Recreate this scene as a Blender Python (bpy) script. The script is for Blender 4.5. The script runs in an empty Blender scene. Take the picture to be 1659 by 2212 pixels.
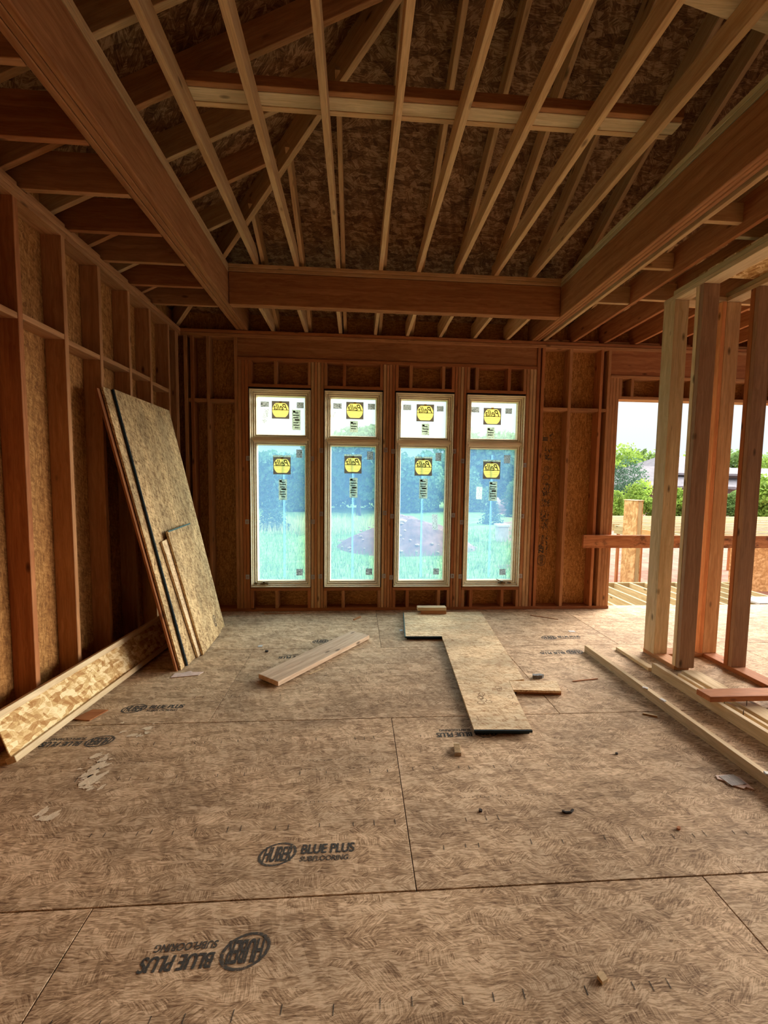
import bpy, bmesh, math, random
import numpy as np
from mathutils import Matrix, Vector, noise as mnoise
rnd = random.Random(7)
C = bpy.context.scene.collection
PI = math.pi

# ------------------------------------------------------------------ camera
F_PX, YAW, PITCH, ROLL, EYE = 884.393, -0.06619, 0.071912, 0.0131116, 1.624
def cam_rows():
    c, s = math.cos(YAW), math.sin(YAW); A = np.array([[c, s, 0], [-s, c, 0], [0, 0, 1]])
    B = np.array([[1, 0, 0], [0, 0, -1], [0, 1, 0]])
    c, s = math.cos(PITCH), math.sin(PITCH); P = np.array([[1, 0, 0], [0, c, -s], [0, s, c]])
    c, s = math.cos(ROLL), math.sin(ROLL); Q = np.array([[c, -s, 0], [s, c, 0], [0, 0, 1]])
    return Q @ P @ B @ A
M = cam_rows()
cam = bpy.data.cameras.new('camera'); cam.sensor_fit = 'HORIZONTAL'; cam.sensor_width = 36
cam.lens = F_PX / 1659 * 36; cam.clip_start = 0.05; cam.clip_end = 600
camo = bpy.data.objects.new('camera', cam); C.objects.link(camo)
R3 = Matrix((M[0], -M[1], -M[2])).transposed()
camo.matrix_world = Matrix.Translation((0, 0, EYE)) @ R3.to_4x4()
bpy.context.scene.camera = camo
sc = bpy.context.scene
sc.view_settings.view_transform = 'Standard'; sc.view_settings.look = 'None'
sc.view_settings.gamma = 1; sc.view_settings.use_curve_mapping = False
sc.view_settings.exposure = 1.08
sc.cycles.max_bounces = 7; sc.cycles.diffuse_bounces = 3; sc.cycles.use_adaptive_sampling = True; sc.cycles.adaptive_threshold = .06; sc.cycles.transparent_max_bounces = 12
sc.cycles.use_denoising = True
sc.cycles.sample_clamp_indirect = 6

# ------------------------------------------------------------------ sky: overcast, brighter overhead
w = bpy.data.worlds.new('sky'); sc.world = w; w.use_nodes = True
nt = w.node_tree; nt.nodes.clear()
out = nt.nodes.new('ShaderNodeOutputWorld'); bg = nt.nodes.new('ShaderNodeBackground')
tc = nt.nodes.new('ShaderNodeTexCoord'); sep = nt.nodes.new('ShaderNodeSeparateXYZ')
rp = nt.nodes.new('ShaderNodeValToRGB'); nz = nt.nodes.new('ShaderNodeTexNoise')
nt.links.new(tc.outputs['Generated'], sep.inputs[0]); nt.links.new(sep.outputs['Z'], rp.inputs[0])
e = rp.color_ramp.elements
e[0].position = 0.0; e[0].color = (0.205, 0.235, 0.252, 1)
e[1].position = 0.9; e[1].color = (1.0, 1.0, 1.0, 1)
x_ = e.new(0.20); x_.color = (0.26, 0.275, 0.28, 1)
x_ = e.new(0.38); x_.color = (0.72, 0.74, 0.74, 1)
nz.inputs['Scale'].default_value = 2.5; nz.inputs['Detail'].default_value = 3
nt.links.new(tc.outputs['Generated'], nz.inputs['Vector'])
mr = nt.nodes.new('ShaderNodeMapRange'); mr.inputs['To Min'].default_value = 0.88; mr.inputs['To Max'].default_value = 1.12
nt.links.new(nz.outputs['Fac'], mr.inputs['Value'])
vm = nt.nodes.new('ShaderNodeVectorMath'); vm.operation = 'SCALE'
nt.links.new(rp.outputs['Color'], vm.inputs[0]); nt.links.new(mr.outputs[0], vm.inputs['Scale'])
nt.links.new(vm.outputs[0], bg.inputs['Color']); bg.inputs['Strength'].default_value = 2.0
nt.links.new(bg.outputs[0], out.inputs[0])
w.cycles.sampling_method = 'MANUAL'; w.cycles.sample_map_resolution = 512

# bright veil of the clouded sun, low on the right, reaching in through the open side of the house
sun = bpy.data.lights.new('clouded_sun', 'SUN'); sun.energy = 9.0; sun.angle = math.radians(50); sun.color = (1.0, 0.92, 0.82)
suno = bpy.data.objects.new('clouded_sun', sun); C.objects.link(suno)
suno.rotation_euler = Vector((-0.86, -0.36, -0.34)).to_track_quat('-Z', 'Y').to_euler()
suno.location = (20, -6, 12)

# ------------------------------------------------------------------ pixel -> point on a real plane
def ray(u, v): return M.T @ np.array([u - 829.5, v - 1106, F_PX])
def onz(u, v, z=0.0):
    d = ray(u, v); t = (z - EYE) / d[2]; return (float(t*d[0]), float(t*d[1]), z)
def ony(u, v, y):
    d = ray(u, v); t = y / d[1]; return (float(t*d[0]), y, float(EYE + t*d[2]))

# ------------------------------------------------------------------ node helpers and materials
def lin(c): return tuple((x/12.92 if x <= .04045 else ((x+.055)/1.055)**2.4) for x in [k/255 for k in c])
class N:
    def __init__(s, name):
        s.m = bpy.data.materials.new(name); s.m.use_nodes = True; s.t = s.m.node_tree; s.t.nodes.clear()
        s.out = s.t.nodes.new('ShaderNodeOutputMaterial'); s.b = s.t.nodes.new('ShaderNodeBsdfPrincipled')
        s.t.links.new(s.b.outputs[0], s.out.inputs[0]); s.b.inputs['Roughness'].default_value = .8
        s.b.inputs['Specular IOR Level'].default_value = .25
    def n(s, kind, **kw):
        nd = s.t.nodes.new(kind)
        for k, v in kw.items():
            if k.startswith('i_'): nd.inputs[k[2:].replace('_', ' ')].default_value = v
            else: setattr(nd, k, v)
        return nd
    def l(s, a, b): s.t.links.new(a, b)
    def ramp(s, src, stops):
        r = s.n('ShaderNodeValToRGB'); el = r.color_ramp.elements
        el[0].position = stops[0][0]; el[0].color = (*stops[0][1], 1)
        el[1].position = stops[-1][0]; el[1].color = (*stops[-1][1], 1)
        for p, c in stops[1:-1]:
            q = el.new(p); q.color = (*c, 1)
        s.l(src, r.inputs[0]); return r
    def coords(s, scale, rot=(0, 0, 0), jitter=True, distort=0):
        tc = s.n('ShaderNodeTexCoord'); v = tc.outputs['Object']
        if jitter:
            oi = s.n('ShaderNodeObjectInfo'); mu = s.n('ShaderNodeMath', operation='MULTIPLY'); mu.inputs[1].default_value = 37.0
            s.l(oi.outputs['Random'], mu.inputs[0]); ad = s.n('ShaderNodeVectorMath', operation='ADD')
            s.l(v, ad.inputs[0]); s.l(mu.outputs[0], ad.inputs[1]); v = ad.outputs[0]
        if distort:
            no = s.n('ShaderNodeTexNoise', i_Scale=6.0, i_Detail=2.0); s.l(v, no.inputs['Vector'])
            sc_ = s.n('ShaderNodeVectorMath', operation='SCALE'); sc_.inputs['Scale'].default_value = distort
            s.l(no.outputs['Color'], sc_.inputs[0]); ad = s.n('ShaderNodeVectorMath', operation='ADD')
            s.l(v, ad.inputs[0]); s.l(sc_.outputs[0], ad.inputs[1]); v = ad.outputs[0]
        if any(rot):                                  # turn first, stretch afterwards
            ro = s.n('ShaderNodeMapping'); ro.inputs['Rotation'].default_value = rot; s.l(v, ro.inputs['Vector']); v = ro.outputs[0]
        mp = s.n('ShaderNodeMapping'); mp.inputs['Scale'].default_value = scale
        s.l(v, mp.inputs['Vector']); return mp.outputs[0]
    def mix(s, a, b, f, mode='MIX'):
        m = s.n('ShaderNodeMix', data_type='RGBA', blend_type=mode)
        for src, i in ((f, 0), (a, 6), (b, 7)):
            if isinstance(src, (int, float)): m.inputs[i].default_value = src
            elif isinstance(src, tuple): m.inputs[i].default_value = (*src, 1)
            else: s.l(src, m.inputs[i])
        return m.outputs[2]
    def vary(s, col, amt=.16):
        oi = s.n('ShaderNodeObjectInfo'); r = s.n('ShaderNodeMapRange'); r.inputs['To Min'].default_value = 1-amt; r.inputs['To Max'].default_value = 1+amt
        s.l(oi.outputs['Random'], r.inputs[0]); v = s.n('ShaderNodeVectorMath', operation='SCALE')
        s.l(col, v.inputs[0]); s.l(r.outputs[0], v.inputs['Scale']); return v.outputs[0]

def m_lumber(name, lo, hi, amt=.14, knots=True, stain=0):
    k = N(name)
    g = k.n('ShaderNodeTexNoise', i_Scale=1.0, i_Detail=6.0, i_Roughness=.6, i_Distortion=.6); k.l(k.coords((1.6, 26, 26), distort=.05), g.inputs['Vector'])
    c = k.ramp(g.outputs['Fac'], [(.3, lo), (.5, tuple((a+b)/2 for a, b in zip(lo, hi))), (.68, hi)]).outputs[0]
    f = k.n('ShaderNodeTexNoise', i_Scale=1.0, i_Detail=3.0); k.l(k.coords((6, 160, 160)), f.inputs['Vector'])
    fr = k.n('ShaderNodeMapRange'); fr.inputs['From Min'].default_value = .3; fr.inputs['From Max'].default_value = .7
    fr.inputs['To Min'].default_value = .86; fr.inputs['To Max'].default_value = 1.1; k.l(f.outputs['Fac'], fr.inputs[0])
    v = k.n('ShaderNodeVectorMath', operation='SCALE'); k.l(c, v.inputs[0]); k.l(fr.outputs[0], v.inputs['Scale']); c = v.outputs[0]
    if knots:
        vo = k.n('ShaderNodeTexVoronoi', i_Scale=1.0, i_Randomness=1.0); k.l(k.coords((3.0, 7.5, 7.5)), vo.inputs['Vector'])
        kr = k.ramp(vo.outputs['Distance'], [(.03, (1, 1, 1)), (.09, (.55, .55, .55)), (.13, (0, 0, 0))])
        c = k.mix(c, tuple(x*.33 for x in lo), kr.outputs[0])
    if stain:
        sn = k.n('ShaderNodeTexNoise', i_Scale=1.0, i_Detail=5.0, i_Roughness=.7); k.l(k.coords((5, 9, 9)), sn.inputs['Vector'])
        c = k.mix(c, k.ramp(sn.outputs['Fac'], [(.36, (1-stain,)*3), (.5, (1, 1, 1))]).outputs[0], 1.0, 'MULTIPLY')
    k.l(k.vary(c, amt), k.b.inputs['Base Color'])
    bp = k.n('ShaderNodeBump', i_Strength=.25, i_Distance=.002); k.l(f.outputs['Fac'], bp.inputs['Height']); k.l(bp.outputs[0], k.b.inputs['Normal'])
    return k.m

def m_osb(name, lo, mid, hi, cell=(9, 34), fib=(22, 230), cellw=.35, amt=.08, contrast=1.0, dirt=0.0, swirl=.03, ths=(.52, .74, .93), fd=3.0, fdist=.8, base=0):
    """pressed strand board: elongated chips, each with its own fibre direction and tone"""
    k = N(name)
    vo = k.n('ShaderNodeTexVoronoi', i_Scale=1.0, i_Randomness=1.0); k.l(k.coords((cell[0], cell[1], cell[1]), distort=swirl), vo.inputs['Vector'])
    sp = k.n('ShaderNodeSeparateColor'); k.l(vo.outputs['Color'], sp.inputs[0])
    val = None
    for ang, th in ((.05, 0), (-.65, ths[0]), (.7, ths[1]), (1.5, ths[2])):
        g = k.n('ShaderNodeTexNoise', i_Scale=1.0, i_Detail=fd, i_Roughness=.6, i_Distortion=fdist); k.l(k.coords((fib[0], fib[1], fib[1]*.5), rot=(0, 0, ang), distort=swirl*.8), g.inputs['Vector'])
        if val is None: val = g.outputs['Fac']; continue
        gt = k.n('ShaderNodeMath', operation='GREATER_THAN'); gt.inputs[1].default_value = th; k.l(sp.outputs[1], gt.inputs[0])
        mx = k.n('ShaderNodeMix', data_type='FLOAT'); k.l(gt.outputs[0], mx.inputs[0]); k.l(val, mx.inputs[2]); k.l(g.outputs['Fac'], mx.inputs[3]); val = mx.outputs[0]
    if base:
        gb = k.n('ShaderNodeTexNoise', i_Scale=1.0, i_Detail=4.0, i_Roughness=.7, i_Distortion=1.2); k.l(k.coords((fib[0]*.8, fib[1]*.8, fib[1]*.5), rot=(0, 0, -.08), distort=.05), gb.inputs['Vector'])
        mb = k.n('ShaderNodeMix', data_type='FLOAT'); mb.inputs[0].default_value = base; k.l(val, mb.inputs[2]); k.l(gb.outputs['Fac'], mb.inputs[3]); val = mb.outputs[0]
    v2 = k.n('ShaderNodeTexVoronoi', i_Scale=1.0, i_Randomness=1.0); k.l(k.coords((cell[0]*1.3, cell[1]*1.2, cell[1]), rot=(0, 0, 1.1), distort=swirl), v2.inputs['Vector'])
    s2 = k.n('ShaderNodeSeparateColor'); k.l(v2.outputs['Color'], s2.inputs[0])
    av = k.n('ShaderNodeMix', data_type='FLOAT'); av.inputs[0].default_value = .42; k.l(sp.outputs[0], av.inputs[2]); k.l(s2.outputs[0], av.inputs[3])
    mx = k.n('ShaderNodeMix', data_type='FLOAT'); mx.inputs[0].default_value = cellw; k.l(val, mx.inputs[2]); k.l(av.outputs[0], mx.inputs[3]); val = mx.outputs[0]
    s_ = .16/contrast
    c = k.ramp(val, [(.5-s_*1.4, lo), (.5-s_*.6, tuple(a*.55+b*.45 for a, b in zip(mid, lo))), (.5, mid), (.5+s_, hi)]).outputs[0]
    if dirt:
        d = k.n('ShaderNodeTexNoise', i_Scale=2.2, i_Detail=5.0, i_Roughness=.6); k.l(k.coords((.8, 1.6, 1)), d.inputs['Vector'])
        dr = k.ramp(d.outputs['Fac'], [(.38, (1-dirt,)*3), (.6, (1.06, 1.06, 1.06))]); c = k.mix(c, dr.outputs[0], 1.0, 'MULTIPLY')
    k.l(k.vary(c, amt), k.b.inputs['Base Color'])
    bp = k.n('ShaderNodeBump', i_Strength=.5, i_Distance=.002); k.l(val, bp.inputs['Height']); k.l(bp.outputs[0], k.b.inputs['Normal'])
    return k.m

def m_flat(name, col, rough=.7, metal=0, nscale=0, namt=.2, spec=.25):
    k = N(name); k.b.inputs['Base Color'].default_value = (*col, 1); k.b.inputs['Roughness'].default_value = rough
    k.b.inputs['Metallic'].default_value = metal; k.b.inputs['Specular IOR Level'].default_value = spec
    if nscale:
        g = k.n('ShaderNodeTexNoise', i_Scale=nscale, i_Detail=5.0, i_Roughness=.65); k.l(k.coords((1, 1, 1)), g.inputs['Vector'])
        c = k.ramp(g.outputs['Fac'], [(.3, tuple(x*(1-namt) for x in col)), (.7, tuple(min(1, x*(1+namt)) for x in col))])
        k.l(c.outputs[0], k.b.inputs['Base Color'])
        bp = k.n('ShaderNodeBump', i_Strength=.4, i_Distance=.01); k.l(g.outputs['Fac'], bp.inputs['Height']); k.l(bp.outputs[0], k.b.inputs['Normal'])
    return k.m

WOOD = m_lumber('stud_wood', (.36, .15, .055), (.56, .28, .125))
WOODR = m_lumber('red_stud_wood', (.32, .105, .035), (.50, .20, .075))
PALE = m_lumber('pale_lumber', (.56, .38, .20), (.78, .60, .37))
JOIST = m_lumber('joist_wood', (.50, .28, .12), (.70, .46, .24))
TREAT = m_lumber('treated_lumber', (.42, .32, .16), (.62, .50, .28))
LVL = m_lumber('laminated_veneer', (.28, .105, .035), (.46, .205, .08), amt=.06, knots=False)
WINW = m_lumber('window_pine', (.80, .64, .42), (.93, .82, .62), amt=.04, knots=False)
GUARD = m_lumber('weathered_guard_board', (.40, .13, .045), (.70, .30, .12), stain=.65)
FLOOR = m_osb('subfloor_strand_board', (.18, .10, .052), (.51, .335, .192), (.78, .57, .37), cell=(9, 30), fib=(22, 210), cellw=.13, amt=.05, dirt=.2, contrast=1.75, swirl=.05, ths=(.52, .74, .92), fd=2.0, fdist=.6, base=.5)
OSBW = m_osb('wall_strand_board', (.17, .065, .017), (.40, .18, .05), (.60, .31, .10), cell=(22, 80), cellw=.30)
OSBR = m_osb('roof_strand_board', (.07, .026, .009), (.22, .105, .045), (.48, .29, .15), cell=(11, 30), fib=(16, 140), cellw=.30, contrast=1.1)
OSBL = m_osb('light_strand_board', (.38, .18, .055), (.64, .41, .17), (.86, .67, .38), cell=(15, 36), fib=(14, 130), cellw=.55, swirl=.01, amt=.03, contrast=1.1)
OSBS = m_osb('sheet_strand_board', (.15, .065, .02), (.60, .385, .18), (.80, .57, .30), cell=(20, 70), cellw=.25, dirt=.34, contrast=1.4)
OSBT = m_osb('cut_sheet_strand_board', (.38, .18, .075), (.82, .58, .33), (.95, .76, .49), cell=(20, 70), cellw=.25, dirt=.3, contrast=1.2)
INK = m_flat('stamp_ink', (.07, .066, .06), .9)
EDGE = m_flat('painted_tongue_edge', lin((24, 42, 52)), .5, nscale=20)
TEAL = m_flat('teal_edge_paint', lin((70, 105, 105)), .6, nscale=30)
STEEL = m_flat('galvanised_steel', (.42, .42, .43), .45, .7)
BLACK = m_flat('black_gap_fill', (.008, .007, .007), .9)
GAP = m_flat('blue_tongue_in_seam', lin((34, 52, 64)), .8)
PAPER = m_flat('dirty_white_paper', (.62, .60, .58), .8, nscale=30, namt=.12)
GLUE = m_flat('dried_glue', lin((232, 212, 182)), .6, nscale=25, namt=.12)
CARD = m_flat('corrugated_card', lin((226, 200, 188)), .9, nscale=15)
DARK = m_flat('dark_scrap', (.03, .022, .018), .8)
BRONZE = m_flat('bronze_hardware', (.12, .08, .035), .35, .8)

def m_ink():
    k = N('worn_stamp_ink'); k.b.inputs['Base Color'].default_value = (.075, .07, .062, 1); k.b.inputs['Roughness'].default_value = .9
    g = k.n('ShaderNodeTexNoise', i_Scale=90.0, i_Detail=4.0, i_Roughness=.7); tc = k.n('ShaderNodeTexCoord'); k.l(tc.outputs['Object'], g.inputs['Vector'])
    r = k.ramp(g.outputs['Fac'], [(.36, (.3,)*3), (.52, (.92,)*3)])
    tr = k.n('ShaderNodeBsdfTransparent'); mx = k.n('ShaderNodeMixShader'); k.l(r.outputs[0], mx.inputs[0]); k.l(tr.outputs[0], mx.inputs[1]); k.l(k.b.outputs[0], mx.inputs[2])
    k.l(mx.outputs[0], k.out.inputs[0]); return k.m
WORN = m_ink()

def m_film(name, tint, milk, f):
    k = N(name); tr = k.n('ShaderNodeBsdfTransparent'); tr.inputs[0].default_value = (*tint, 1)
    tl = k.n('ShaderNodeBsdfTranslucent'); tl.inputs[0].default_value = (*milk, 1)
    gl = k.n('ShaderNodeBsdfGlossy'); gl.inputs['Roughness'].default_value = .06
    mx = k.n('ShaderNodeMixShader'); mx.inputs[0].default_value = f; k.l(tr.outputs[0], mx.inputs[1]); k.l(tl.outputs[0], mx.inputs[2])
    m2 = k.n('ShaderNodeMixShader'); m2.inputs[0].default_value = .03; k.l(mx.outputs[0], m2.inputs[1]); k.l(gl.outputs[0], m2.inputs[2])
    k.l(m2.outputs[0], k.out.inputs[0]); return k.m
FILM = m_film('glass_under_blue_film', (.84, .96, .98), (.22, .44, .78), .17)
CLEAR = m_film('glass_with_clear_film', (.93, 1.0, 1.0), (.8, .95, 1.0), .10)
SEAM = m_film('film_seam', (.8, .92, 1.0), (.5, .72, .92), .28)

def m_sticker(name, col, tl=.35, marks=None):
    k = N(name); k.b.inputs['Base Color'].default_value = (*col, 1); t = k.n('ShaderNodeBsdfTranslucent'); t.inputs[0].default_value = (*col, 1)
    if marks:
        g = k.n('ShaderNodeTexNoise', i_Scale=1.0, i_Detail=2.0); k.l(k.coords((60, 60, 170)), g.inputs['Vector'])
        r = k.ramp(g.outputs['Fac'], [(.44, tuple(x*marks for x in col)), (.52, col)]); k.l(r.outputs[0], k.b.inputs['Base Color']); k.l(r.outputs[0], t.inputs[0])
    mx = k.n('ShaderNodeMixShader'); mx.inputs[0].default_value = tl; k.l(k.b.outputs[0], mx.inputs[1]); k.l(t.outputs[0], mx.inputs[2]); k.l(mx.outputs[0], k.out.inputs[0]); return k.m
S_YEL = m_sticker('yellow_sticker_print', (.74, .50, .12), .8)
S_BRN = m_sticker('brown_sticker_ground', (.12, .085, .06), .5)
S_GRY = m_sticker('grey_label_paper', (.60, .58, .56), .8, .45)
S_TAL = m_sticker('pale_label_paper', (.70, .72, .62), .8, .6)
S_INK = m_flat('sticker_ink', (.02, .018, .012), .8)

# ------------------------------------------------------------------ object helpers
WM = {}
def link(name, data, mw, parent=None):
    o = bpy.data.objects.new(name, data); C.objects.link(o)
    if parent is not None:
        o.parent = parent; o.matrix_parent_inverse = WM[parent].inverted()
    o.matrix_basis = mw; WM[o] = mw.copy(); return o
def tag(o, label=None, cat=None, group=None, kind=None):
    if label: o['label'] = label
    if cat: o['category'] = cat
    if group: o['group'] = group
    if kind: o['kind'] = kind
    return o
def empty(name, loc, label, cat, group=None, kind=None):
    o = link(name, None, Matrix.Translation(loc)); o.empty_display_size = .1
    return tag(o, label, cat, group, kind)
_bc = {}
def box_mesh(L, W, T, bev, mat):
    key = (round(L, 4), round(W, 4), round(T, 4), bev, mat.name)
    if key in _bc: return _bc[key]
    bm = bmesh.new(); bmesh.ops.create_cube(bm, size=1)
    for v in bm.verts: v.co = Vector((v.co.x*L, v.co.y*W, v.co.z*T))
    if bev: bmesh.ops.bevel(bm, geom=bm.edges[:], offset=bev, segments=1, affect='EDGES')
    me = bpy.data.meshes.new('board'); bm.to_mesh(me); bm.free(); me.materials.append(mat); _bc[key] = me; return me
def board(name, x0, x1, y0, y1, z0, z1, mat, parent=None, axis=None, bev=.0022):
    dx, dy, dz = x1-x0, y1-y0, z1-z0
    if axis is None: axis = 'xyz'[max(range(3), key=lambda i: (dx, dy, dz)[i])]
    c = Matrix.Translation(((x0+x1)/2, (y0+y1)/2, (z0+z1)/2))
    if axis == 'x': me = box_mesh(dx, dy, dz, bev, mat); R = Matrix.Identity(4)
    elif axis == 'y': me = box_mesh(dy, dx, dz, bev, mat); R = Matrix.Rotation(PI/2, 4, 'Z')
    else: me = box_mesh(dz, dy, dx, bev, mat); R = Matrix.Rotation(-PI/2, 4, 'Y')
    return link(name, me, c @ R, parent)
def frame(X, Y, Z, o):
    m = Matrix((X, Y, Z)).transposed().to_4x4(); m.translation = o; return m
def plank(name, p0, p1, w_, t, up, mat, parent=None, bev=.0022):
    """board from p0 to p1 (centre line of its lower face), w_ wide, t thick towards up"""
    p0, p1, up = Vector(p0), Vector(p1), Vector(up); X = (p1-p0).normalized(); Y = up.cross(X).normalized(); Z = X.cross(Y)
    return link(name, box_mesh((p1-p0).length, w_, t, bev, mat), frame(X, Y, Z, (p0+p1)/2+Z*t/2), parent)
def poly(name, pts, z0, z1, mat, parent=None, mw=None, edge=None, bev=0):
    """flat outline (list of xy) with thickness"""
    bm = bmesh.new(); vs = [bm.verts.new((x, y, z0)) for x, y in pts]; f = bm.faces.new(vs)
    if z1 != z0:
        r = bmesh.ops.extrude_face_region(bm, geom=[f])
        for v in [g for g in r['geom'] if isinstance(g, bmesh.types.BMVert)]: v.co.z = z1
    bmesh.ops.recalc_face_normals(bm, faces=bm.faces[:])
    me = bpy.data.meshes.new(name); 
    me.materials.append(mat)
    if edge: 
        me.materials.append(edge)
        for q in bm.faces:
            if abs(q.normal.z) < .5: q.material_index = 1
    bm.to_mesh(me); bm.free()
    return link(name, me, mw or Matrix.Identity(4), parent)
def mesh_of(name, V, Fs, mat, parent=None, mw=None, smooth=False):
    me = bpy.data.meshes.new(name); me.from_pydata([tuple(v) for v in V], [], [tuple(f) for f in Fs]); me.update(); me.materials.append(mat)
    if smooth: me.polygons.foreach_set('use_smooth', [True]*len(me.polygons))
    return link(name, me, mw or Matrix.Identity(4), parent)
def text_mesh(s, size, shear=0, sx=1.0, bold=0):
    cu = bpy.data.curves.new('t', 'FONT'); cu.body = s; cu.size = size; cu.shear = shear; cu.offset = bold; cu.align_x = 'LEFT'
    o = bpy.data.objects.new('t', cu); C.objects.link(o); dg = bpy.context.evaluated_depsgraph_get()
    me = bpy.data.meshes.new_from_object(o.evaluated_get(dg)); bpy.data.objects.remove(o)
    co = np.empty(len(me.vertices)*3); me.vertices.foreach_get('co', co); co[0::3] *= sx; me.vertices.foreach_set('co', co); me.update(); me.materials.clear(); return me
def verts_of(me): 
    co = np.empty(len(me.vertices)*3); me.vertices.foreach_get('co', co); return co.reshape(-1, 3), [tuple(p.vertices) for p in me.polygons]
class Acc:
    def __init__(s): s.V = []; s.F = []
    def add(s, V, Fs, mw=None):
        b = len(s.V)
        for v in V: s.V.append(tuple(mw @ Vector(v)) if mw else tuple(v))
        for f in Fs: s.F.append(tuple(i+b for i in f))
    def box(s, x0, x1, y0, y1, z0, z1, mw=None):
        V = [(x, y, z) for x in (x0, x1) for y in (y0, y1) for z in (z0, z1)]
        s.add(V, [(0,1,3,2),(4,6,7,5),(0,4,5,1),(2,3,7,6),(0,2,6,4),(1,5,7,3)], mw)
    def ring(s, cx, cy, a, b, wd, n=48, z=0, shear=0):
        V = []; 
        for k in range(n):
            t = 2*PI*k/n
            for r in (1, 1-wd): 
                y = b*r*math.sin(t); V.append((cx+a*r*math.cos(t)+shear*y, cy+y, z))
        s.add(V, [(2*k, 2*((k+1) % n), 2*((k+1) % n)+1, 2*k+1) for k in range(n)])
    def build(s, name, mat, parent=None, mw=None, smooth=False): return mesh_of(name, s.V, s.F, mat, parent, mw, smooth)

YB, YS = 5.10, 5.24          # inner face of back wall framing, sheathing
XL, XS = -2.09, -2.23
ZP = 3.405                   # top of plates
P_ = .5                      # roof pitch

# ================================================================== FLOOR
fl = board('floor', -2.30, 8.0, -5.0, 5.26, -.30, -.012, GAP, bev=0); tag(fl, 'strand board subfloor of the room with inked stamps and blue seams', 'floor', kind='structure')
ys = [5.24, 3.923, 2.714, 1.508, .3015, -.905, -2.11, -3.32, -4.52, -5.0]
for r in range(len(ys)-1):
    y1, y0 = ys[r], ys[r+1]; off = .25 if r % 2 == 0 else -.985
    xs = [-2.23] + [off + 2.438*k for k in range(-2, 5) if -2.1 < off+2.438*k < 7.9] + [8.0]
    for a, b in zip(xs[:-1], xs[1:]):
        g = .0024 if r > 2 or r < 2 else .0036
        board('floor_panel', a+.002, b-.002, y0+g, y1-g*.6, -.0115+rnd.uniform(-.001, 0), 0, FLOOR, fl, axis='x', bev=.0012)

def stamp(x, y, ang, s=1.0, logo=True, words=True):
    """ellipse emblem with lettering to its right (in stamp space)"""
    a = Acc()
    if logo:
        a.ring(0, 0, .080, .057, .15, shear=.28)
        V, Fs = verts_of(text_mesh('HUBER', .078, .24, .50, .0008)); V = V - [(V[:, 0].max()+V[:, 0].min())/2, (V[:, 1].max()+V[:, 1].min())/2, 0]; V[:, 1] *= 1.3; a.add(V, Fs); a.add(V+[.0016, 0, .0001], Fs); a.add(V-[.0016, 0, -.0002], Fs)
    if words:
        V, Fs = verts_of(text_mesh('BLUE PLUS', .064, .12, .78, .0008)); V = V+[.098, -.004, 0]; a.add(V, Fs); a.add(V+[.002, .0005, .0001], Fs); a.add(V+[-.002, .001, .0002], Fs)
        V, Fs = verts_of(text_mesh('SUBFLOORING', .033, .12, .95, .0004)); V = V+[.098, -.040, 0]; a.add(V, Fs); a.add(V+[.001, .0004, .0001], Fs)
    return a.build('printed_stamp', WORN, fl, Matrix.Translation((x, y, .0009)) @ Matrix.Rotation(ang, 4, 'Z') @ Matrix.Scale(s, 4))
stamp(-.333, 1.700, .0); stamp(-.372, 1.332, PI+.02, 1.02); stamp(-1.580, 2.540, PI); stamp(-1.565, 2.905, .0)
stamp(-.36, 4.100, .0); stamp(-.36, 3.745, PI, 1.05); stamp(.86, 2.525, PI, 1.0); stamp(2.05, 4.125, .0, 1.05); stamp(2.13, 3.755, PI, 1.05)
a = Acc()                                             # rows of nailing tick marks printed across the sheets
for (ya, x0_, x1_, ang) in ((1.16, -.9, 1.9, .1), (1.84, -1.2, 1.2, -.1), (2.20, -1.5, 1.2, -.2), (2.50, -1.6, .8, -.3), (1.70, .4, 1.9, .2), (3.05, -1.2, 2.2, 0), (3.40, -1.0, 2.2, 0), (4.4, -1.2, 2.4, 0)):
    x = x0_
    while x < x1_:
        if rnd.random() < .75:
            l_ = rnd.uniform(.010, .017); a.box(-.0014, .0014, -l_, l_, 0, .0002, Matrix.Translation((x, ya+rnd.uniform(-.006, .006), .0008)) @ Matrix.Rotation(ang*-.6, 4, 'Z'))
        x += rnd.choice((.06, .10, .145))
a.build('printed_tick_marks', WORN, fl)
for (tx, ty, n_) in ((-.35, 1.985, 34), (-.30, 2.225, 30), (.55, 1.98, 26), (-.45, 2.30, 26), (-1.55, 2.33, 20)):   # faint unreadable print lines
    q = Acc()
    for k in range(n_):
        if rnd.random() < .8: q.box(-.004, .004, -.0012, .0012, 0, .0002, Matrix.Translation((tx+k*.021, ty+rnd.uniform(-.004, .004), .0008)) @ Matrix.Rotation(rnd.choice((0, 1.3, .6, 1.57)), 4, 'Z'))
    q.build('printed_small_marks', WORN, fl)
def blob(cx, cy, r, n=26, seed=0, ex=1.6, ang=0.):
    pts = []
    for k in range(n):
        t = 2*PI*k/n; q = r*(1+.75*mnoise.noise(Vector((math.cos(t)*1.4+seed, math.sin(t)*1.4, seed*3.1)))+.35*mnoise.noise(Vector((math.cos(t)*5, math.sin(t)*5, seed))))
        x, y = q*ex*math.cos(t), q*math.sin(t); pts.append((cx+x*math.cos(ang)-y*math.sin(ang), cy+x*math.sin(ang)+y*math.cos(ang)))
    return pts
a = Acc()
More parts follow.
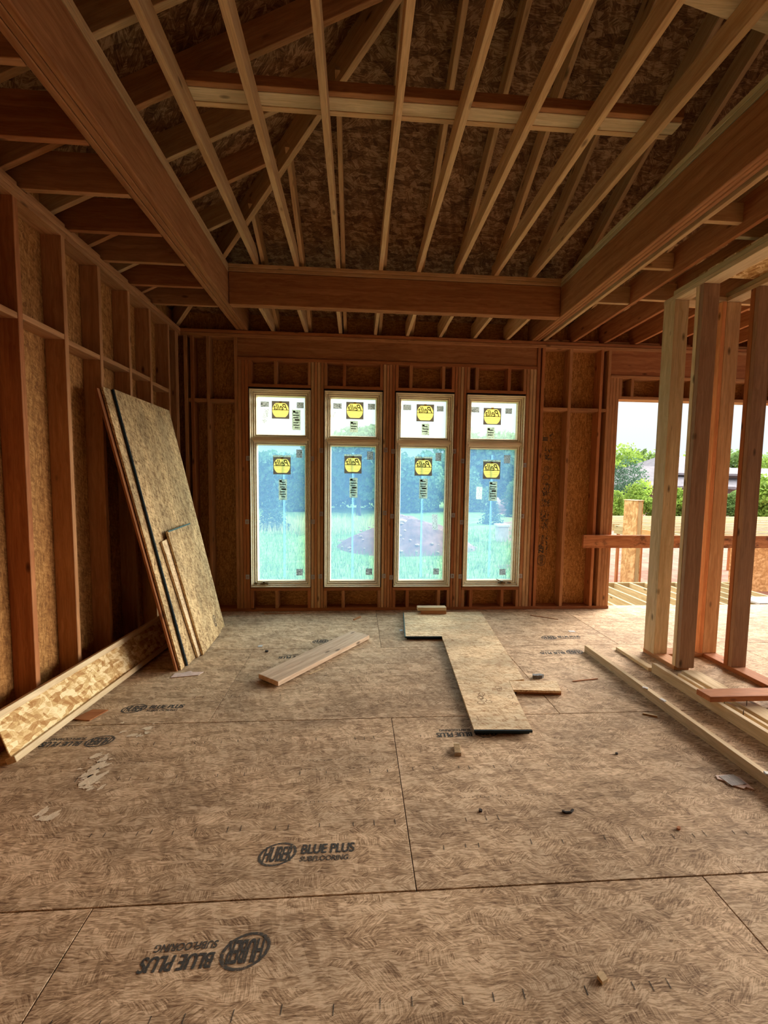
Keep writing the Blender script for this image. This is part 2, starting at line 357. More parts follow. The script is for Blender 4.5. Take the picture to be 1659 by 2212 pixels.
for i in range(34):
    u, v = rnd.choice(((205, 1675), (195, 1690), (215, 1655), (225, 1635), (278, 1590), (300, 1583), (320, 1582), (145, 1738), (98, 1770), (240, 1553), (182, 1668), (170, 1700)))
    x, y, _ = onz(u+rnd.gauss(0, 13), v+rnd.gauss(0, 8)); p = blob(x, y, rnd.choice((.005, .007, .010, .018)), seed=i*1.7, ang=rnd.uniform(.2, 1.3), ex=1.9)
    a.add([(px, py, .0012+i*.00002) for px, py in p], [tuple(range(len(p)))])
for (u, v, r_, an) in ((210, 1655, .034, .9), (195, 1685, .030, .3), (222, 1640, .020, 1.2), (186, 1700, .016, .2), (205, 1668, .022, 1.5), (285, 1588, .018, .3), (318, 1583, .012, .1)):
    x, y, _ = onz(u, v); p = blob(x, y, r_, n=40, seed=u*.31, ang=an, ex=1.5); a.add([(px, py, .0019) for px, py in p], [tuple(range(len(p)))])
tag(a.build('dried_glue_spill', GLUE), 'pale dried splatter on the strand board floor beside the long I-joist', 'spill', kind='stuff')

# ================================================================== BACK WALL
wb = empty('wall_back', (0, 5.17, 0), 'framed back wall holding four tall windows and the wide opening', 'wall', kind='structure')
def stud(x0, x1, z0=.038, z1=3.325, par=wb, name='stud', mat=None): return board(name, x0, x1, YB, YS, z0, z1, mat or rnd.choice((WOOD, WOOD, WOODR)), par, axis='z')
board('bottom_plate', -2.23, 3.325, YB-.003, YS, 0, .038, WOODR, wb); board('bottom_plate', 6.3, 8.0, YB, YS, 0, .038, WOODR, wb)
for a_, b_ in ((-2.23, .6), (.602, 3.1), (3.102, 8)): board('top_plate', a_, b_, YB, YS, 3.325, 3.363, WOOD, wb)
for a_, b_ in ((-2.23, 1.9), (1.903, 5.0), (5.003, 8)): board('top_plate', a_, b_, YB+.002, YS, 3.368, ZP, WOODR, wb)
for x0_, x1_ in ((-2.06, -2.022), (-1.985, -1.947), (-1.80, -1.762), (-1.478, -1.440), (2.238, 2.276), (2.297, 2.335), (2.652, 2.690), (3.058, 3.096), (3.158, 3.196)): stud(x0_, x1_)
for x0_, x1_ in ((3.198, 3.236), (3.238, 3.276), (3.278, 3.316)): stud(x0_, x1_, z1=2.985, name='trimmer_stud')
for x0_ in (6.30, 6.34, 6.38, 6.75, 7.15, 7.55, 7.95): stud(x0_, x0_+.038)
GR = [(-1.438, -1.314, 3), (-.566, -.412, 4), (.312, .458, 4), (1.200, 1.348, 4), (2.108, 2.234, 3)]
for a_, b_, n in GR:
    t = (b_-a_)/n
    for k in range(n): stud(a_+k*t+.002, a_+(k+1)*t-.003, z1=3.060, name='trimmer_stud', mat=rnd.choice((WOOD, WOOD, WOODR, JOIST)))
board('header', -1.438, 2.234, YB+.012, YS-.01, 3.098, 3.325, LVL, wb); board('header_plate', -1.438, 2.234, YB-.004, YS, 3.060, 3.097, WOODR, wb)
OP = [(-1.314, -.566), (-.412, .312), (.458, 1.200), (1.348, 2.108)]
CR = [-.99, -.166, .247, .650, 1.055, 1.475, 1.885]
for a_, b_ in OP:
    board('head_plate', a_+.002, b_-.002, YB, YS, 2.752, 2.788, WOODR, wb); board('sill_plate', a_+.002, b_-.002, YB-.002, YS, .258, .294, WOODR, wb)
    for z0_, z1_ in ((2.788, 3.060), (.038, .258)):
        for x_ in [a_+.02, b_-.022]+[c for c in CR if a_+.08 < c < b_-.08]: board('cripple_stud', x_-.019, x_+.019, YB+.001, YS, z0_, z1_, rnd.choice((WOOD, WOODR)), wb, axis='z')
for a_, b_ in ((-2.022, -1.985), (-1.947, -1.80), (-1.762, -1.478), (2.335, 2.652), (2.690, 3.058), (3.096, 3.158)): board('blocking', a_, b_, YB+.004, YS, 2.560, 2.598, WOOD, wb)
board('header', 3.198, 6.30, YB+.008, YS-.01, 3.020, 3.325, WOODR, wb); board('header_plate', 3.198, 6.30, YB-.003, YS, 2.984, 3.018, WOOD, wb)
board('head_plate', 3.318, 6.30, YB, YS, 2.722, 2.760, WOOD, wb)
for x_ in (3.337, 3.49, 3.90, 4.30, 4.71, 5.12, 5.52, 5.93): board('cripple_stud', x_-.019, x_+.019, YB+.001, YS, 2.760, 2.984, WOOD, wb, axis='z')
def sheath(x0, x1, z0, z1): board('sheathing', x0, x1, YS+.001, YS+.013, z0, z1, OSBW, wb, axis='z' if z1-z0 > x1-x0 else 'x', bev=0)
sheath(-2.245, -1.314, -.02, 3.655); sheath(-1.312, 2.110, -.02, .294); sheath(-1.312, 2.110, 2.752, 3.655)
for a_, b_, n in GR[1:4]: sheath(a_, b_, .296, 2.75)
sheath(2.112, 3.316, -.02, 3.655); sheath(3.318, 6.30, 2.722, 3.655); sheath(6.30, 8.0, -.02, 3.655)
# printing on the sheathing panel right of the windows, reading upwards
a = Acc(); Rm = Matrix(((0, -1, 0, 0), (0, 0, 0, 0), (1, 0, 0, 0), (0, 0, 0, 1)))
def wtext(s, size, sx, x, z, bold=.001):
    V, Fs = verts_of(text_mesh(s, size, 0, sx, bold)); a.add([(x-v[1], YS-.0008, z+v[0]) for v in V], Fs)
def wring(x, z, r1, r2, wd):
    q = Acc(); q.ring(0, 0, r1, r2, wd); a.add([(x+v[0], YS-.0008, z+v[1]) for v in q.V], q.F)
wring(2.455, .62, .058, .075, .1); wtext('HUBER', .062, .62, 2.475, .562); wtext('ZIP', .090, .9, 2.475, .715, .003); wtext('SYSTEM', .045, .8, 2.475, .835, .001)
def wmarks(x0, x1, z0, z1, n):
    for k in range(n):
        x, z = rnd.uniform(x0, x1), rnd.uniform(z0, z1); l_, h_ = rnd.choice(((.003, .014), (.010, .003), (.004, .008))); a.add([(x-l_, YS-.0008, z-h_), (x+l_, YS-.0008, z-h_), (x+l_, YS-.0008, z+h_), (x-l_, YS-.0008, z+h_)], [(0, 1, 2, 3)])
wmarks(2.505, 2.525, .70, 1.02, 26); wmarks(2.44, 2.52, 1.03, 1.12, 22); wmarks(2.42, 2.53, 1.14, 1.28, 44); wmarks(2.43, 2.53, 1.34, 1.44, 34); wmarks(2.42, 2.53, 1.48, 1.64, 50); wmarks(2.44, 2.53, 1.93, 2.10, 36); wmarks(2.50, 2.54, 2.19, 2.29, 12)
wring(2.475, 1.83, .036, .036, .15); wring(2.475, 1.83, .018, .018, .3); wring(2.47, 1.72, .046, .038, .15); wtext('III', .09, .8, 2.47, 2.19, .003)
a.build('printed_panel_text', INK, wb)

# ================================================================== WINDOWS
def nested(acc, x0, x1, z0, z1, wd, y0, y1):
    """rectangular frame of four mitred bars"""
    V = []
    for y in (y0, y1):
        w_ = wd*(.45 if y == y0 else 1)          # bars are bevelled toward the glass
        for (a_, b_) in ((x0, z0), (x1, z0), (x1, z1), (x0, z1), (x0+w_, z0+w_), (x1-w_, z0+w_), (x1-w_, z1-w_), (x0+w_, z1-w_)): V.append((a_, y, b_))
    Fs = []
    for k in range(4):
        j = (k+1) % 4; Fs += [(k, j, 4+j, 4+k), (8+k, 12+k, 12+j, 8+j), (k, 8+k, 8+j, j), (4+k, 4+j, 12+j, 12+k)]
    acc.add(V, Fs)
YG = 5.175
WNAME = ['first window from the left, a torn slanted label in its top pane and a crank handle', 'second window from the left, a small torn triangle of label in its top pane',
         'third window from the left, a loose label low in its tall pane', 'fourth window from the left, two narrow labels side by side and a crank handle']
STK = [dict(Y=[(587, 866, 625, 905), (590, 987, 628, 1025)], G=[(563, 867, 581, 879), (641, 869, 656, 882), (640, 971, 653, 989), (640, 1229, 654, 1243)], T=[(631, 885, 649, 929), (602, 1035, 620, 1080)], S=[(571, 884, 581, 884, 576, 914, 565, 914)]),
       dict(Y=[(748, 868, 785, 906), (744, 985, 781, 1023)], G=[(720, 871, 738, 883), (795, 872, 810, 885), (793, 975, 806, 993), (790, 1228, 804, 1242)], T=[(756, 909, 773, 934), (755, 1032, 772, 1075)], S=[(725, 889, 724, 899, 721, 902, 717, 898)]),
       dict(Y=[(900, 873, 937, 911), (896, 990, 933, 1028)], G=[(871, 874, 888, 886), (944, 877, 958, 889), (941, 978, 953, 996), (936, 1228, 948, 1241)], T=[(911, 915, 927, 940), (906, 1034, 923, 1077)], S=[(933, 1111, 945, 1111, 946, 1145, 934, 1144)]),
       dict(Y=[(1045, 881, 1082, 918), (1044, 997, 1080, 1035)], G=[(1018, 879, 1035, 891), (1092, 882, 1106, 894), (1089, 983, 1102, 1001), (1079, 1229, 1092, 1242)], T=[(1052, 923, 1068, 947), (1057, 1040, 1073, 1082)], S=[(1029, 1051, 1042, 1052, 1041, 1079, 1028, 1078)])]
CLP = [[(536, 990), (534, 1127), (535, 1246), (674, 991), (676, 1127), (676, 1246)], [(694, 973), (694, 1110), (692, 1245), (833, 972), (831, 1108), (829, 1244)],
       [(849, 975), (847, 1115), (845, 1247), (981, 975), (979, 1113), (977, 1244)], [(999, 996), (997, 1128), (994, 1245), (1133, 1005), (1128, 1115), (1124, 1244)]]
for i, (a_, b_) in enumerate([(-1.301, -.572), (-.403, .300), (.468, 1.190), (1.357, 2.096)]):
    W = empty('window_%d' % (i+1), ((a_+b_)/2, 5.17, .30), 'tall pine ' + WNAME[i], 'window', kind='structure')
    z0_, z1_ = .306, 2.726
    q = Acc(); q.box(a_-.013, a_, 5.125, 5.236, z0_-.011, z1_+.026); q.box(b_, b_+.013, 5.125, 5.236, z0_-.011, z1_+.026); q.box(a_, b_, 5.125, 5.236, z1_, z1_+.026); q.box(a_, b_, 5.125, 5.236, z0_-.011, z0_)
    q.build('gap_shade_strip', BLACK, W)  # black strips stand for the shaded gap between frame and studs
    q = Acc(); nested(q, a_, b_, z0_, z1_, .022, 5.085, 5.25); nested(q, a_+.016, b_-.016, z0_+.016, z1_-.016, .026, 5.112, 5.205); q.build('frame', WINW, W)
    zt = 2.105; q = Acc(); q.box(a_+.036, b_-.036, 5.112, 5.24, zt-.002, zt+.052); q.box(a_+.02, b_-.02, 5.10, 5.13, zt+.012, zt+.040); q.build('transom_bar', WINW, W)
    for nm, za, zb in (('fixed_sash', zt+.052, z1_-.036), ('casement_sash', z0_+.036, zt-.002)):
        q = Acc(); nested(q, a_+.038, b_-.038, za, zb, .026, 5.130, 5.19); nested(q, a_+.058, b_-.058, za+.020, zb-.020, .022, 5.145, 5.185); sh = q.build(nm, WINW, W)
        q = Acc(); q.box(a_+.078, b_-.078, YG, YG+.004, za+.040, zb-.040); q.build('pane', CLEAR if nm[0] == 'f' else FILM, sh)
    q = Acc(); xm = (a_+b_)/2-.005+(.03 if i == 0 else 0); q.box(xm-.010, xm+.010, YG+.006, YG+.007, .41, 1.99); q.box(xm+.016, xm+.019, YG+.006, YG+.007, .41, 1.99); q.build('film_seam', SEAM, W)
    if i in (0, 3):
        hx = ony(571 if i == 0 else 1083, 1256, 5.13)[0]; d = 1 if i == 0 else -1; q = Acc()
        hw = Matrix.Translation((hx, 5.12, .352))
        q.box(-.045, .045, -.012, .012, -.012, .004, hw); q.box(-.012, .012, -.020, .0, -.016, .022, hw)
        q.box(0, .085, -.006, .004, 0, .009, hw @ Matrix.Rotation(.5, 4, 'Y') @ Matrix.Scale(-1 if i else 1, 4, (1, 0, 0))); q.box(-.10*d-.02, -.10*d+.02, -.012, .006, -.010, .006, hw)
        q.build('crank_handle', BRONZE, W)['label'] = 'bronze folding crank handle'
    for (u0, v0, u1, v1) in STK[i]['Y']:
        p = ony(u0, v0, YG-.002); r = ony(u1, v1, YG-.002); xa, xb, zb, za = p[0], r[0], p[2], r[2]; cx, cz, hw_ = (xa+xb)/2, (za+zb)/2, (xb-xa)/2
        pts = [(cx+hw_*.94*math.cos(t), max(-.82, min(.82, math.sin(t)))*hw_*.98+cz-.002) for t in [2*PI*k/48 for k in range(48)]]
        q = Acc(); sq = [(cx+hw_*max(-1, min(1, 1.42*math.cos(t))), (za+zb)/2+(zb-za)/2*max(-1, min(1, 1.42*math.sin(t)))) for t in [2*PI*k/48 for k in range(48)]]
        q.add([(x, YG-.0012, z) for x, z in pts]+[(x, YG-.0012, z) for x, z in sq], [(k, (k+1) % 48, 48+(k+1) % 48, 48+k) for k in range(48)]); st = q.build('square_sticker', S_BRN, W)
        q = Acc(); q.add([(x, YG-.0022, z) for x, z in pts], [tuple(range(48))]); q.box(cx-hw_*.14, cx+hw_*.14, YG-.0023, YG-.002, cz+hw_*.78, cz+hw_*.97); q.build('yellow_disc', S_YEL, st)['label'] = 'yellow disc with flattened top'
        q = Acc(); q.box(xa+.004, xb-.004, YG-.0032, YG-.0028, cz-.004, cz+.002)
        V, Fs = verts_of(text_mesh('Pella', hw_*1.05, .45, .80, .0008)); mx_ = (V[:, 0].max()+V[:, 0].min())/2
        q.add([(cx-(v[0]-mx_), YG-.003, cz+v[1]-hw_*.03) for v in V], Fs)
        for k in range(4):
            for s_ in (-1, 1): q.box(cx+s_*hw_*.42-hw_*.28, cx+s_*hw_*.42+hw_*.28, YG-.003, YG-.0028, cz-hw_*(.2+.14*k)-.0012, cz-hw_*(.2+.14*k)) if k % 2 == 0 else None
        q.build('sticker_lettering', S_INK, st)
        if v0 > 950: q = Acc(); q.box(xa-.003, xb+.003, YG-.0015, YG-.0005, zb, zb+.022); q.build('paper_strip', S_TAL, st)
    for (u0, v0, u1, v1) in STK[i]['G']:
        p = ony(u0, v0, YG-.002); r = ony(u1, v1, YG-.002); q = Acc(); q.box(p[0], r[0], YG-.0015, YG-.0005, r[2], p[2]); q.build('small_label', S_GRY, W)
    for (u0, v0, u1, v1) in STK[i]['T']:
        p = ony(u0, v0, YG-.002); r = ony(u1, v1, YG-.002); q = Acc(); q.box(p[0], r[0], YG-.0015, YG-.0005, r[2], p[2]); st = q.build('rating_label', S_TAL, W)
        q = Acc(); h_ = p[2]-r[2]; w_ = r[0]-p[0]; n_ = max(3, int(h_/.03))
        q.box(p[0]+w_*.1, p[0]+w_*.38, YG-.0026, YG-.002, p[2]-.036, p[2]-.012)
        for k in range(1, n_): q.box(p[0]+w_*(.12+.2*(k % 3 == 1)), r[0]-w_*.12*(1+k % 2), YG-.0026, YG-.002, p[2]-.03*k-.012, p[2]-.03*k-(.002 if k != 4 else -.006))
        q.build('label_print', S_INK, st)
    for s8 in STK[i]['S']:
        q = Acc(); q.add([ony(s8[2*k], s8[2*k+1], YG-.002) for k in range(4)], [(0, 1, 2, 3)]); q.build('torn_label', S_GRY if i != 3 else S_TAL, W)
    for (u, v) in CLP[i]:
        p = ony(u, v, 5.10); q = Acc(); mw = Matrix.Translation((p[0], 5.096, p[2]))
        for (c0, c1, d0, d1) in ((-.022, .022, -.028, -.016), (-.022, .022, .014, .028), (-.022, -.008, -.016, .014), (.010, .022, -.016, .014), (-.002, .004, -.016, .014)): q.box(c0, c1, -.0015, .0005, d0, d1, mw)
        q.build('mounting_clip', STEEL, W)

# ================================================================== LEFT WALL
wl = empty('wall_left', (-2.16, 3, 0), 'open stud wall on the left with strand board between its studs', 'wall', kind='structure')
def lstud(y0, y1, mat=None): board('stud', XS, XL, y0, y1, .038, 3.325, mat or rnd.choice((WOOD, WOODR)), wl, axis='z')
ly = [2.741+.4064*k for k in range(-5, 6)]; ly[8] += .025
for y in ly: lstud(y, y+.038)
for y in (4.955, 4.995): lstud(y, y+.036)
board('bottom_plate', XS, XL+.002, -5, 5.1, 0, .038, WOODR, wl)
for a_, b_ in ((-5, 3.2), (3.203, 5.1)): board('top_plate', XS, XL, a_, b_, 3.325, 3.363, PALE if 0 else WOOD, wl)
for a_, b_ in ((-5, 2.2), (2.203, 4.2), (4.203, 5.1)): board('top_plate', XS, XL+.002, a_, b_, 3.366, ZP, WOOD, wl)
for k in range(len(ly)-1): board('blocking', XS, XL-.003, ly[k]+.038, ly[k+1], 2.588+.012*(k % 3), 2.626+.012*(k % 3), WOOD, wl, axis='y')
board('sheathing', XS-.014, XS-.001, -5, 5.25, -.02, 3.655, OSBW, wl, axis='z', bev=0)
for a_ in ly[:1]: board('stud', XS, XL, a_-1.2, a_-1.16, .038, 3.325, WOOD, wl, axis='z')

# unseen rear and right shell of the house, closed where daylight should stay out
wr = empty('wall_rear', (2, -5, 0), 'unseen rear wall of strand board, added to keep the room dark from behind', 'wall', kind='structure')
board('sheathing', -2.24, 8.0, -5.02, -5.0, 0, 3.4, OSBW, wr, bev=0)  # added to shut out light from behind the camera
wr2 = empty('wall_right', (8, 0, 0), 'unseen open right side of the house with header and posts, partly closed for shade', 'wall', kind='structure')
board('header', 7.9, 8.0, -5, 5.24, 3.1, 3.4, LVL, wr2)
board('sheathing', 8.0, 8.02, -5, 1.0, 0, 3.4, OSBW, wr2, bev=0)  # unseen, added to hold right-hand light off the foreground
for y in (-5, -2.5, 0, 2.6, 5.1): board('post', 7.88, 8.0, y, y+.13, 0, 3.1, WOOD, wr2, axis='z')

# ================================================================== ROOF
ce = empty('ceiling', (1, 2, 3.6), 'dark strand board roof underside on sloping rafters', 'roof', kind='structure')
def back_z(y): return 3.45 + P_*(YS-y)
def left_z(x): return 3.45 + P_*(x-XS)
RH = .205
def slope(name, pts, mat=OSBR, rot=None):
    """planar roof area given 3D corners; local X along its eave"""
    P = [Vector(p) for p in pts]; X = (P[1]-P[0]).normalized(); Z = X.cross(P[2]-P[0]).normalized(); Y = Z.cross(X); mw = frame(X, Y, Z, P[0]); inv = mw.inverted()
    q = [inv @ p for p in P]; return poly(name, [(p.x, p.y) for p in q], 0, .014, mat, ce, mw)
ex, ey, rz_ = -2.75, 5.76, -.5
def bz(y): return back_z(y)+RH
def lz(x): return left_z(x)+RH
hx = lambda y: XS+(YS-y)
# back slope in courses so the seams show
yc = [5.76, 4.66, 3.58, 2.50, 1.42, .34, -.5]
for k in range(6):
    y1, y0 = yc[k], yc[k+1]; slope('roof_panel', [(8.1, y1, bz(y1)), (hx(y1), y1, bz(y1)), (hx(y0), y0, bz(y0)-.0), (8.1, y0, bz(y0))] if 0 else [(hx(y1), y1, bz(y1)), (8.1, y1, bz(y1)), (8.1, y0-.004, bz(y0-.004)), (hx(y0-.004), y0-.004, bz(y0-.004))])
xc = [-2.75, -1.66, -.58, .5, 1.58, 2.66, 3.51]
for k in range(6):
    x0_, x1_ = xc[k], xc[k+1]; yt = lambda x: YS-(x-XS)
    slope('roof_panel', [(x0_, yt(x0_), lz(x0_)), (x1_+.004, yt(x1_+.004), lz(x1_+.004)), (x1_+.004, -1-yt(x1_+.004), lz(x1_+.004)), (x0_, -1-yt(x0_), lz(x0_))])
slope('roof_panel', [(3.40, -.45, bz(-.5)), (8.1, -.45, bz(-.5)), (8.1, -6.8, bz(-.5)-.5*6.3), (-2.75, -6.8, bz(-.5)-.5*6.3)])  # unseen rear slope, carried on behind the camera for shade
board('gable_panel', 8.0, 8.02, -6.5, 5.5, 3.4, 6.7, OSBR, ce, axis='z', bev=0)
RX = [-1.46, -.981, -.586, -.162, .268, .663, .1068*10, 1.478, 1.887]+[q_+.060 for q_ in (2.300, 2.675, 3.080, 3.49, 3.90, 4.30, 4.71, 5.12)]+[5.6, 6.0, 6.4, 6.8, 7.2, 7.6]
for k, x in enumerate(RX):
    yt = max(-.45, YS-(x-XS)-.06 if x < 3.5 else -.45)
    if k == 0: yt = 4.55
    plank('rafter', (x, 5.62, back_z(5.62)), (x, yt, back_z(yt)), .038, RH-.012, (0, .447, .894), JOIST, ce)
for k in range(0, 13):
    y = 4.44-.4064*k; xt = min(3.45, XS+(YS-y)-.06)
    plank('rafter', (-2.6, y-.045, left_z(-2.6)), (xt, y-.045, left_z(xt)), .038, RH-.012, (-.447, 0, .894), JOIST if k % 2 else WOOD, ce)
s_ = 5.7; plank('hip_rafter', (XS-.3, YS+.3, 3.45-.15-.045), (XS+s_, YS-s_, 3.45+.5*s_-.045), .045, RH+.02, (-.33, .33, .88), JOIST, ce)

# ================================================================== BEAMS, JOISTS
def lvl_beam(label, x0, x1, y0, y1, axis, np_, z1=3.728):
    b = empty('ceiling_beam', ((x0+x1)/2, (y0+y1)/2, 3.41), label, 'beam')
    for k in range(np_):
        if axis == 'y': t = (x1-x0)/np_; board('ply', x0+k*t+.0018, x0+(k+1)*t-.0018, y0, y1, 3.41+.0015*(k % 2), z1, LVL, b, axis='y', bev=.005)
        else: t = (y1-y0)/np_; board('ply', x0, x1, y0+k*t+.0016, y0+(k+1)*t-.0016, 3.41+.0015*(k % 2), z1, LVL, b, axis='x', bev=.005)
    for k in range(2): board('nailer_plate', x0-.004*(axis == 'y')*(k), x1, y0-.005*k*(axis == 'x'), y1, z1+.004+.038*k, z1+.0385+.038*k, JOIST if x0 < 0 else TREAT if axis == 'y' else WOODR, b, axis=axis)
    return b
lvl_beam('heavy laminated ceiling beam running toward the windows, on the left above the stud wall', -1.450, -1.315, .2, 5.236, 'y', 3)
lvl_beam('laminated ceiling beam crossing in front of the window wall', -1.313, 2.148, 4.385, 4.475, 'x', 2)
lvl_beam('heavy laminated ceiling beam on the right with pale plates along its top', 2.150, 2.262, .2, 5.236, 'y', 3)
ORD = ['first', 'second', 'third', 'fourth', 'fifth', 'sixth', 'seventh', 'eighth', 'ninth', 'tenth', 'eleventh']
for k, x in enumerate((-1.060, -.652, -.232, .205, .600, 1.005, 1.415, 1.815)):
    o = board('ceiling_joist', x, x+.042, .2, 4.47, 3.803, 3.942, JOIST); tag(o, 'raised ceiling joist, %s counted from the left beam, resting on the crossing beam' % ORD[k], 'joist', 'raised joists between the beams')
for k, x in enumerate((-1.040, -.645, -.235, .188, .580, .985, 1.410, 1.828)):
    o = board('short_joist', x, x+.038, 4.477, 5.225, 3.412, 3.60, JOIST); tag(o, 'short joist from the crossing beam to the window wall, %s from the left' % ORD[k], 'joist', 'short joists above the windows')
for k, y in enumerate((4.462, 4.052, 3.645, 3.238, 2.822, 2.412, 1.990, 1.585)):
    o = board('side_joist', -2.20, -1.453, y-.006, y+.032, 3.412, 3.645, WOODR if k % 2 else WOOD); tag(o, 'side joist between stud wall and left beam, %s counted from the window wall' % ORD[k], 'joist', 'side joists above the left wall')
    if k < 7: board('plate_block', -2.21, -2.105, y-.42+.04+.02, y-.02, ZP, ZP+.034, WOOD, wl, axis='y')
for k, x in enumerate((2.300, 2.675, 3.080, 3.49, 3.90, 4.30, 4.71, 5.12)):
    o = board('long_joist', x, x+.038, .2, 5.225, 3.412, 3.645, WOODR if k else JOIST); tag(o, 'long ceiling joist beyond the right beam, %s counted from that beam' % ORD[k], 'joist', 'long joists right of the beam')
    if k: board('joist_blocking', (2.300, 2.675, 3.080, 3.49, 3.90, 4.30, 4.71)[k-1]+.039, x-.001, 3.92+.1*(k % 2), 3.958+.1*(k % 2), 3.42, 3.58, JOIST, ce, axis='x')
    if k < 7: board('plate_block', x+.04, x+.36, YB+.03, YS, ZP, ZP+.034, WOOD, wb, axis='x')
for k in range(3): board('joist_blocking', 2.342, 2.674, 2.2+.63*k, 2.238+.63*k, 3.47, 3.60, JOIST, ce, axis='x')
for y in (2.05, 2.5, 2.95): board('joist_blocking', 2.714, 3.079, y, y+.038, 3.45, 3.60, PALE, ce, axis='x')
sb = empty('strongback', (.6, 2.7, 3.945), 'long brace laid across the tops of the raised joists', 'brace')
board('edge_board', -1.02, 2.04, 2.628, 2.664, 3.944, 4.004, LVL, sb); board('flat_board', -1.02, 2.06, 2.668, 2.757, 3.944, 3.982, PALE, sb); board('edge_board', -1.02, 2.04, 2.762, 2.798, 3.9445, 4.02, JOIST, sb)  # near edge board takes the dark veneer colour to stand for its shade
o = poly('plywood_scrap', [(1.45, 2.03), (2.12, 2.15), (2.12, 1.2), (1.45, 1.2)], 3.945, 3.96, PALE); tag(o, 'pale plywood piece lying on the raised joists at the upper right', 'plywood')

# ================================================================== CHASE PARTITION ON THE RIGHT
pt = empty('stud_partition', (3.1, 3.3, 0), 'free standing stud framing of a narrow chase before the wide opening', 'wall frame')
def pst(x0, x1, y0, y1, m, z1=3.285): return board('stud', x0, x1, y0, y1, .038, z1, m, pt, axis='z')
board('bottom_plate', 2.812, 2.952, 3.34, 3.735, 0, .038, WOOD, pt, axis='y'); board('bottom_plate', 2.954, 3.303, 3.590, 3.728, 0, .038, WOOD, pt, axis='x')
board('bottom_plate', 3.305, 3.443, -1.0, 3.715, 0, .038, WOODR, pt, axis='y'); board('bottom_plate', 2.815, 2.955, -1.0, 3.26, 0, .036, PALE, pt, axis='y')
pst(2.812, 2.850, 3.592, 3.730, PALE); pst(2.852, 2.952, 3.602, 3.640, PALE); pst(2.914, 2.952, 3.642, 3.730, WOODR)
GB = m_lumber('shaded_brown_stud', (.25, .14, .08), (.38, .23, .14))  # darker brown puts the shade of unlit, camera-facing studs into the colour
pst(2.815, 2.955, 3.292, 3.330, GB); pst(2.813, 2.951, 3.332, 3.370, PALE)
pst(3.262, 3.300, 3.592, 3.725, m_lumber('orange_stud_wood', (.62, .25, .09), (.82, .38, .16))); pst(3.303, 3.441, 3.594, 3.632, JOIST); pst(3.403, 3.441, 3.634, 3.712, WOODR)
pst(3.305, 3.441, 3.294, 3.332, GB); pst(3.303, 3.440, 3.334, 3.372, WOODR)
for x0_, x1_ in ((2.812, 2.952), (3.303, 3.443)):
    board('top_plate', x0_, x1_, -1.0, 3.735, 3.286, 3.324, PALE, pt, axis='y'); board('top_plate', x0_, x1_, -1.0, 3.62, 3.326, 3.364, TREAT, pt, axis='y')
board('top_plate', 2.954, 3.301, 3.592, 3.73, 3.286, 3.324, PALE, pt, axis='x')
board('soffit_panel', 2.82, 3.43, -1.0, 3.36, 3.366, 3.38, OSBL, pt, axis='y', bev=0)
for y in (.3, .71, 1.12, 1.52, 1.93, 2.33):
    pst(2.813, 2.951, y, y+.038, WOOD) if y < 1.2 else None
    pst(3.304, 3.442, y, y+.038, WOOD) if y < 1.2 else None

g = plank('guard_board', (2.905, 5.076, .900), (6.5, 5.076, .905), .165, .038, (0, -1, 0), GUARD); tag(g, 'rough reddish guard board nailed across the wide opening at rail height', 'guard rail')

# ================================================================== THINGS ON THE FLOOR
# I-joist leaning against the foot of the left studs
d_ = Vector((.068, 1, 0)).normalized(); u_ = Vector((-math.sin(.36), 0, math.cos(.36))); u_ = (u_-d_*u_.dot(d_)).normalized(); n_ = d_.cross(u_)
ij = empty('wood_i_joist', (-1.93, 2.35, 0), 'long wooden I-joist with strand board web leaning along the foot of the left wall', 'I-joist')
def ijp(name, h0, h1, w0, w1, L0, L1, mat):
    o0 = Vector((-1.932, 2.335, .012)); c = o0+d_*(L0+L1)/2+u_*(h0+h1)/2+n_*(w0+w1)/2
    return link(name, box_mesh(L1-L0, h1-h0, w1-w0, .002, mat), frame(d_, u_, -n_ if False else d_.cross(u_), c), ij)
ijp('flange', 0, .038, -.030, .030, 0, 2.15, PALE); ijp('flange', .262, .300, -.030, .030, 0, 2.15, PALE); ijp('web', .034, .266, -.005, .005, .004, 2.146, OSBL)

# leaning stack of sheets
def sheet(name, B, T, wid, th, mat, label, front, side=Vector((0, 1, 0)), edge=None, cat='board'):
    """B,T: lower and upper near corners of the front face; the sheet runs away along side"""
    B, T = Vector(B), Vector(T); X = (T-B).normalized(); Y = (side-X*side.dot(X)).normalized(); Z = X.cross(Y)
    if Z.x < 0: pass
    L = (T-B).length; c = B+X*L/2+Y*wid/2-Z*th/2*(1 if Z.x > 0 else -1)
    o = link(name, box_mesh(L, wid, th, .0015, mat), frame(X, Y, Z, c)); tag(o, label, cat, 'sheets leaning on the left wall')
    if edge: 
        e_ = link('tongue_edge', box_mesh(L-.004, .012, th*.8, .002, edge), frame(X, Y, Z, c-Y*(wid/2+.005)), o); e_['label'] = 'dark blue painted tongue edge'
    return o
fr = Vector((.97, 0, .24))
B3, T3 = Vector((-1.463, 3.585, .004)), Vector((-2.012, 3.592, 2.366))
sheet('subfloor_sheet', B3, T3, .99, .020, OSBS, 'tall strand board sheet with a dark blue edge leaning on the left studs', fr, edge=EDGE)
sheet('subfloor_sheet', B3-fr*.026+Vector((0, -.085, 0)), T3-fr*.026+Vector((0, -.115, .0)), .99, .018, OSBS, 'tall plain sheet right behind the blue edged sheet', fr)
sheet('subfloor_sheet', B3-fr*.050+Vector((0, -.105, 0)), T3-fr*.050+Vector((0, -.150, -.012)), .99, .018, WOODR, 'rearmost dark reddish sheet of the leaning stack', fr)
NP = (T3-B3).cross(Vector((0, 1, 0))).normalized(); NP = NP if NP.x > 0 else -NP
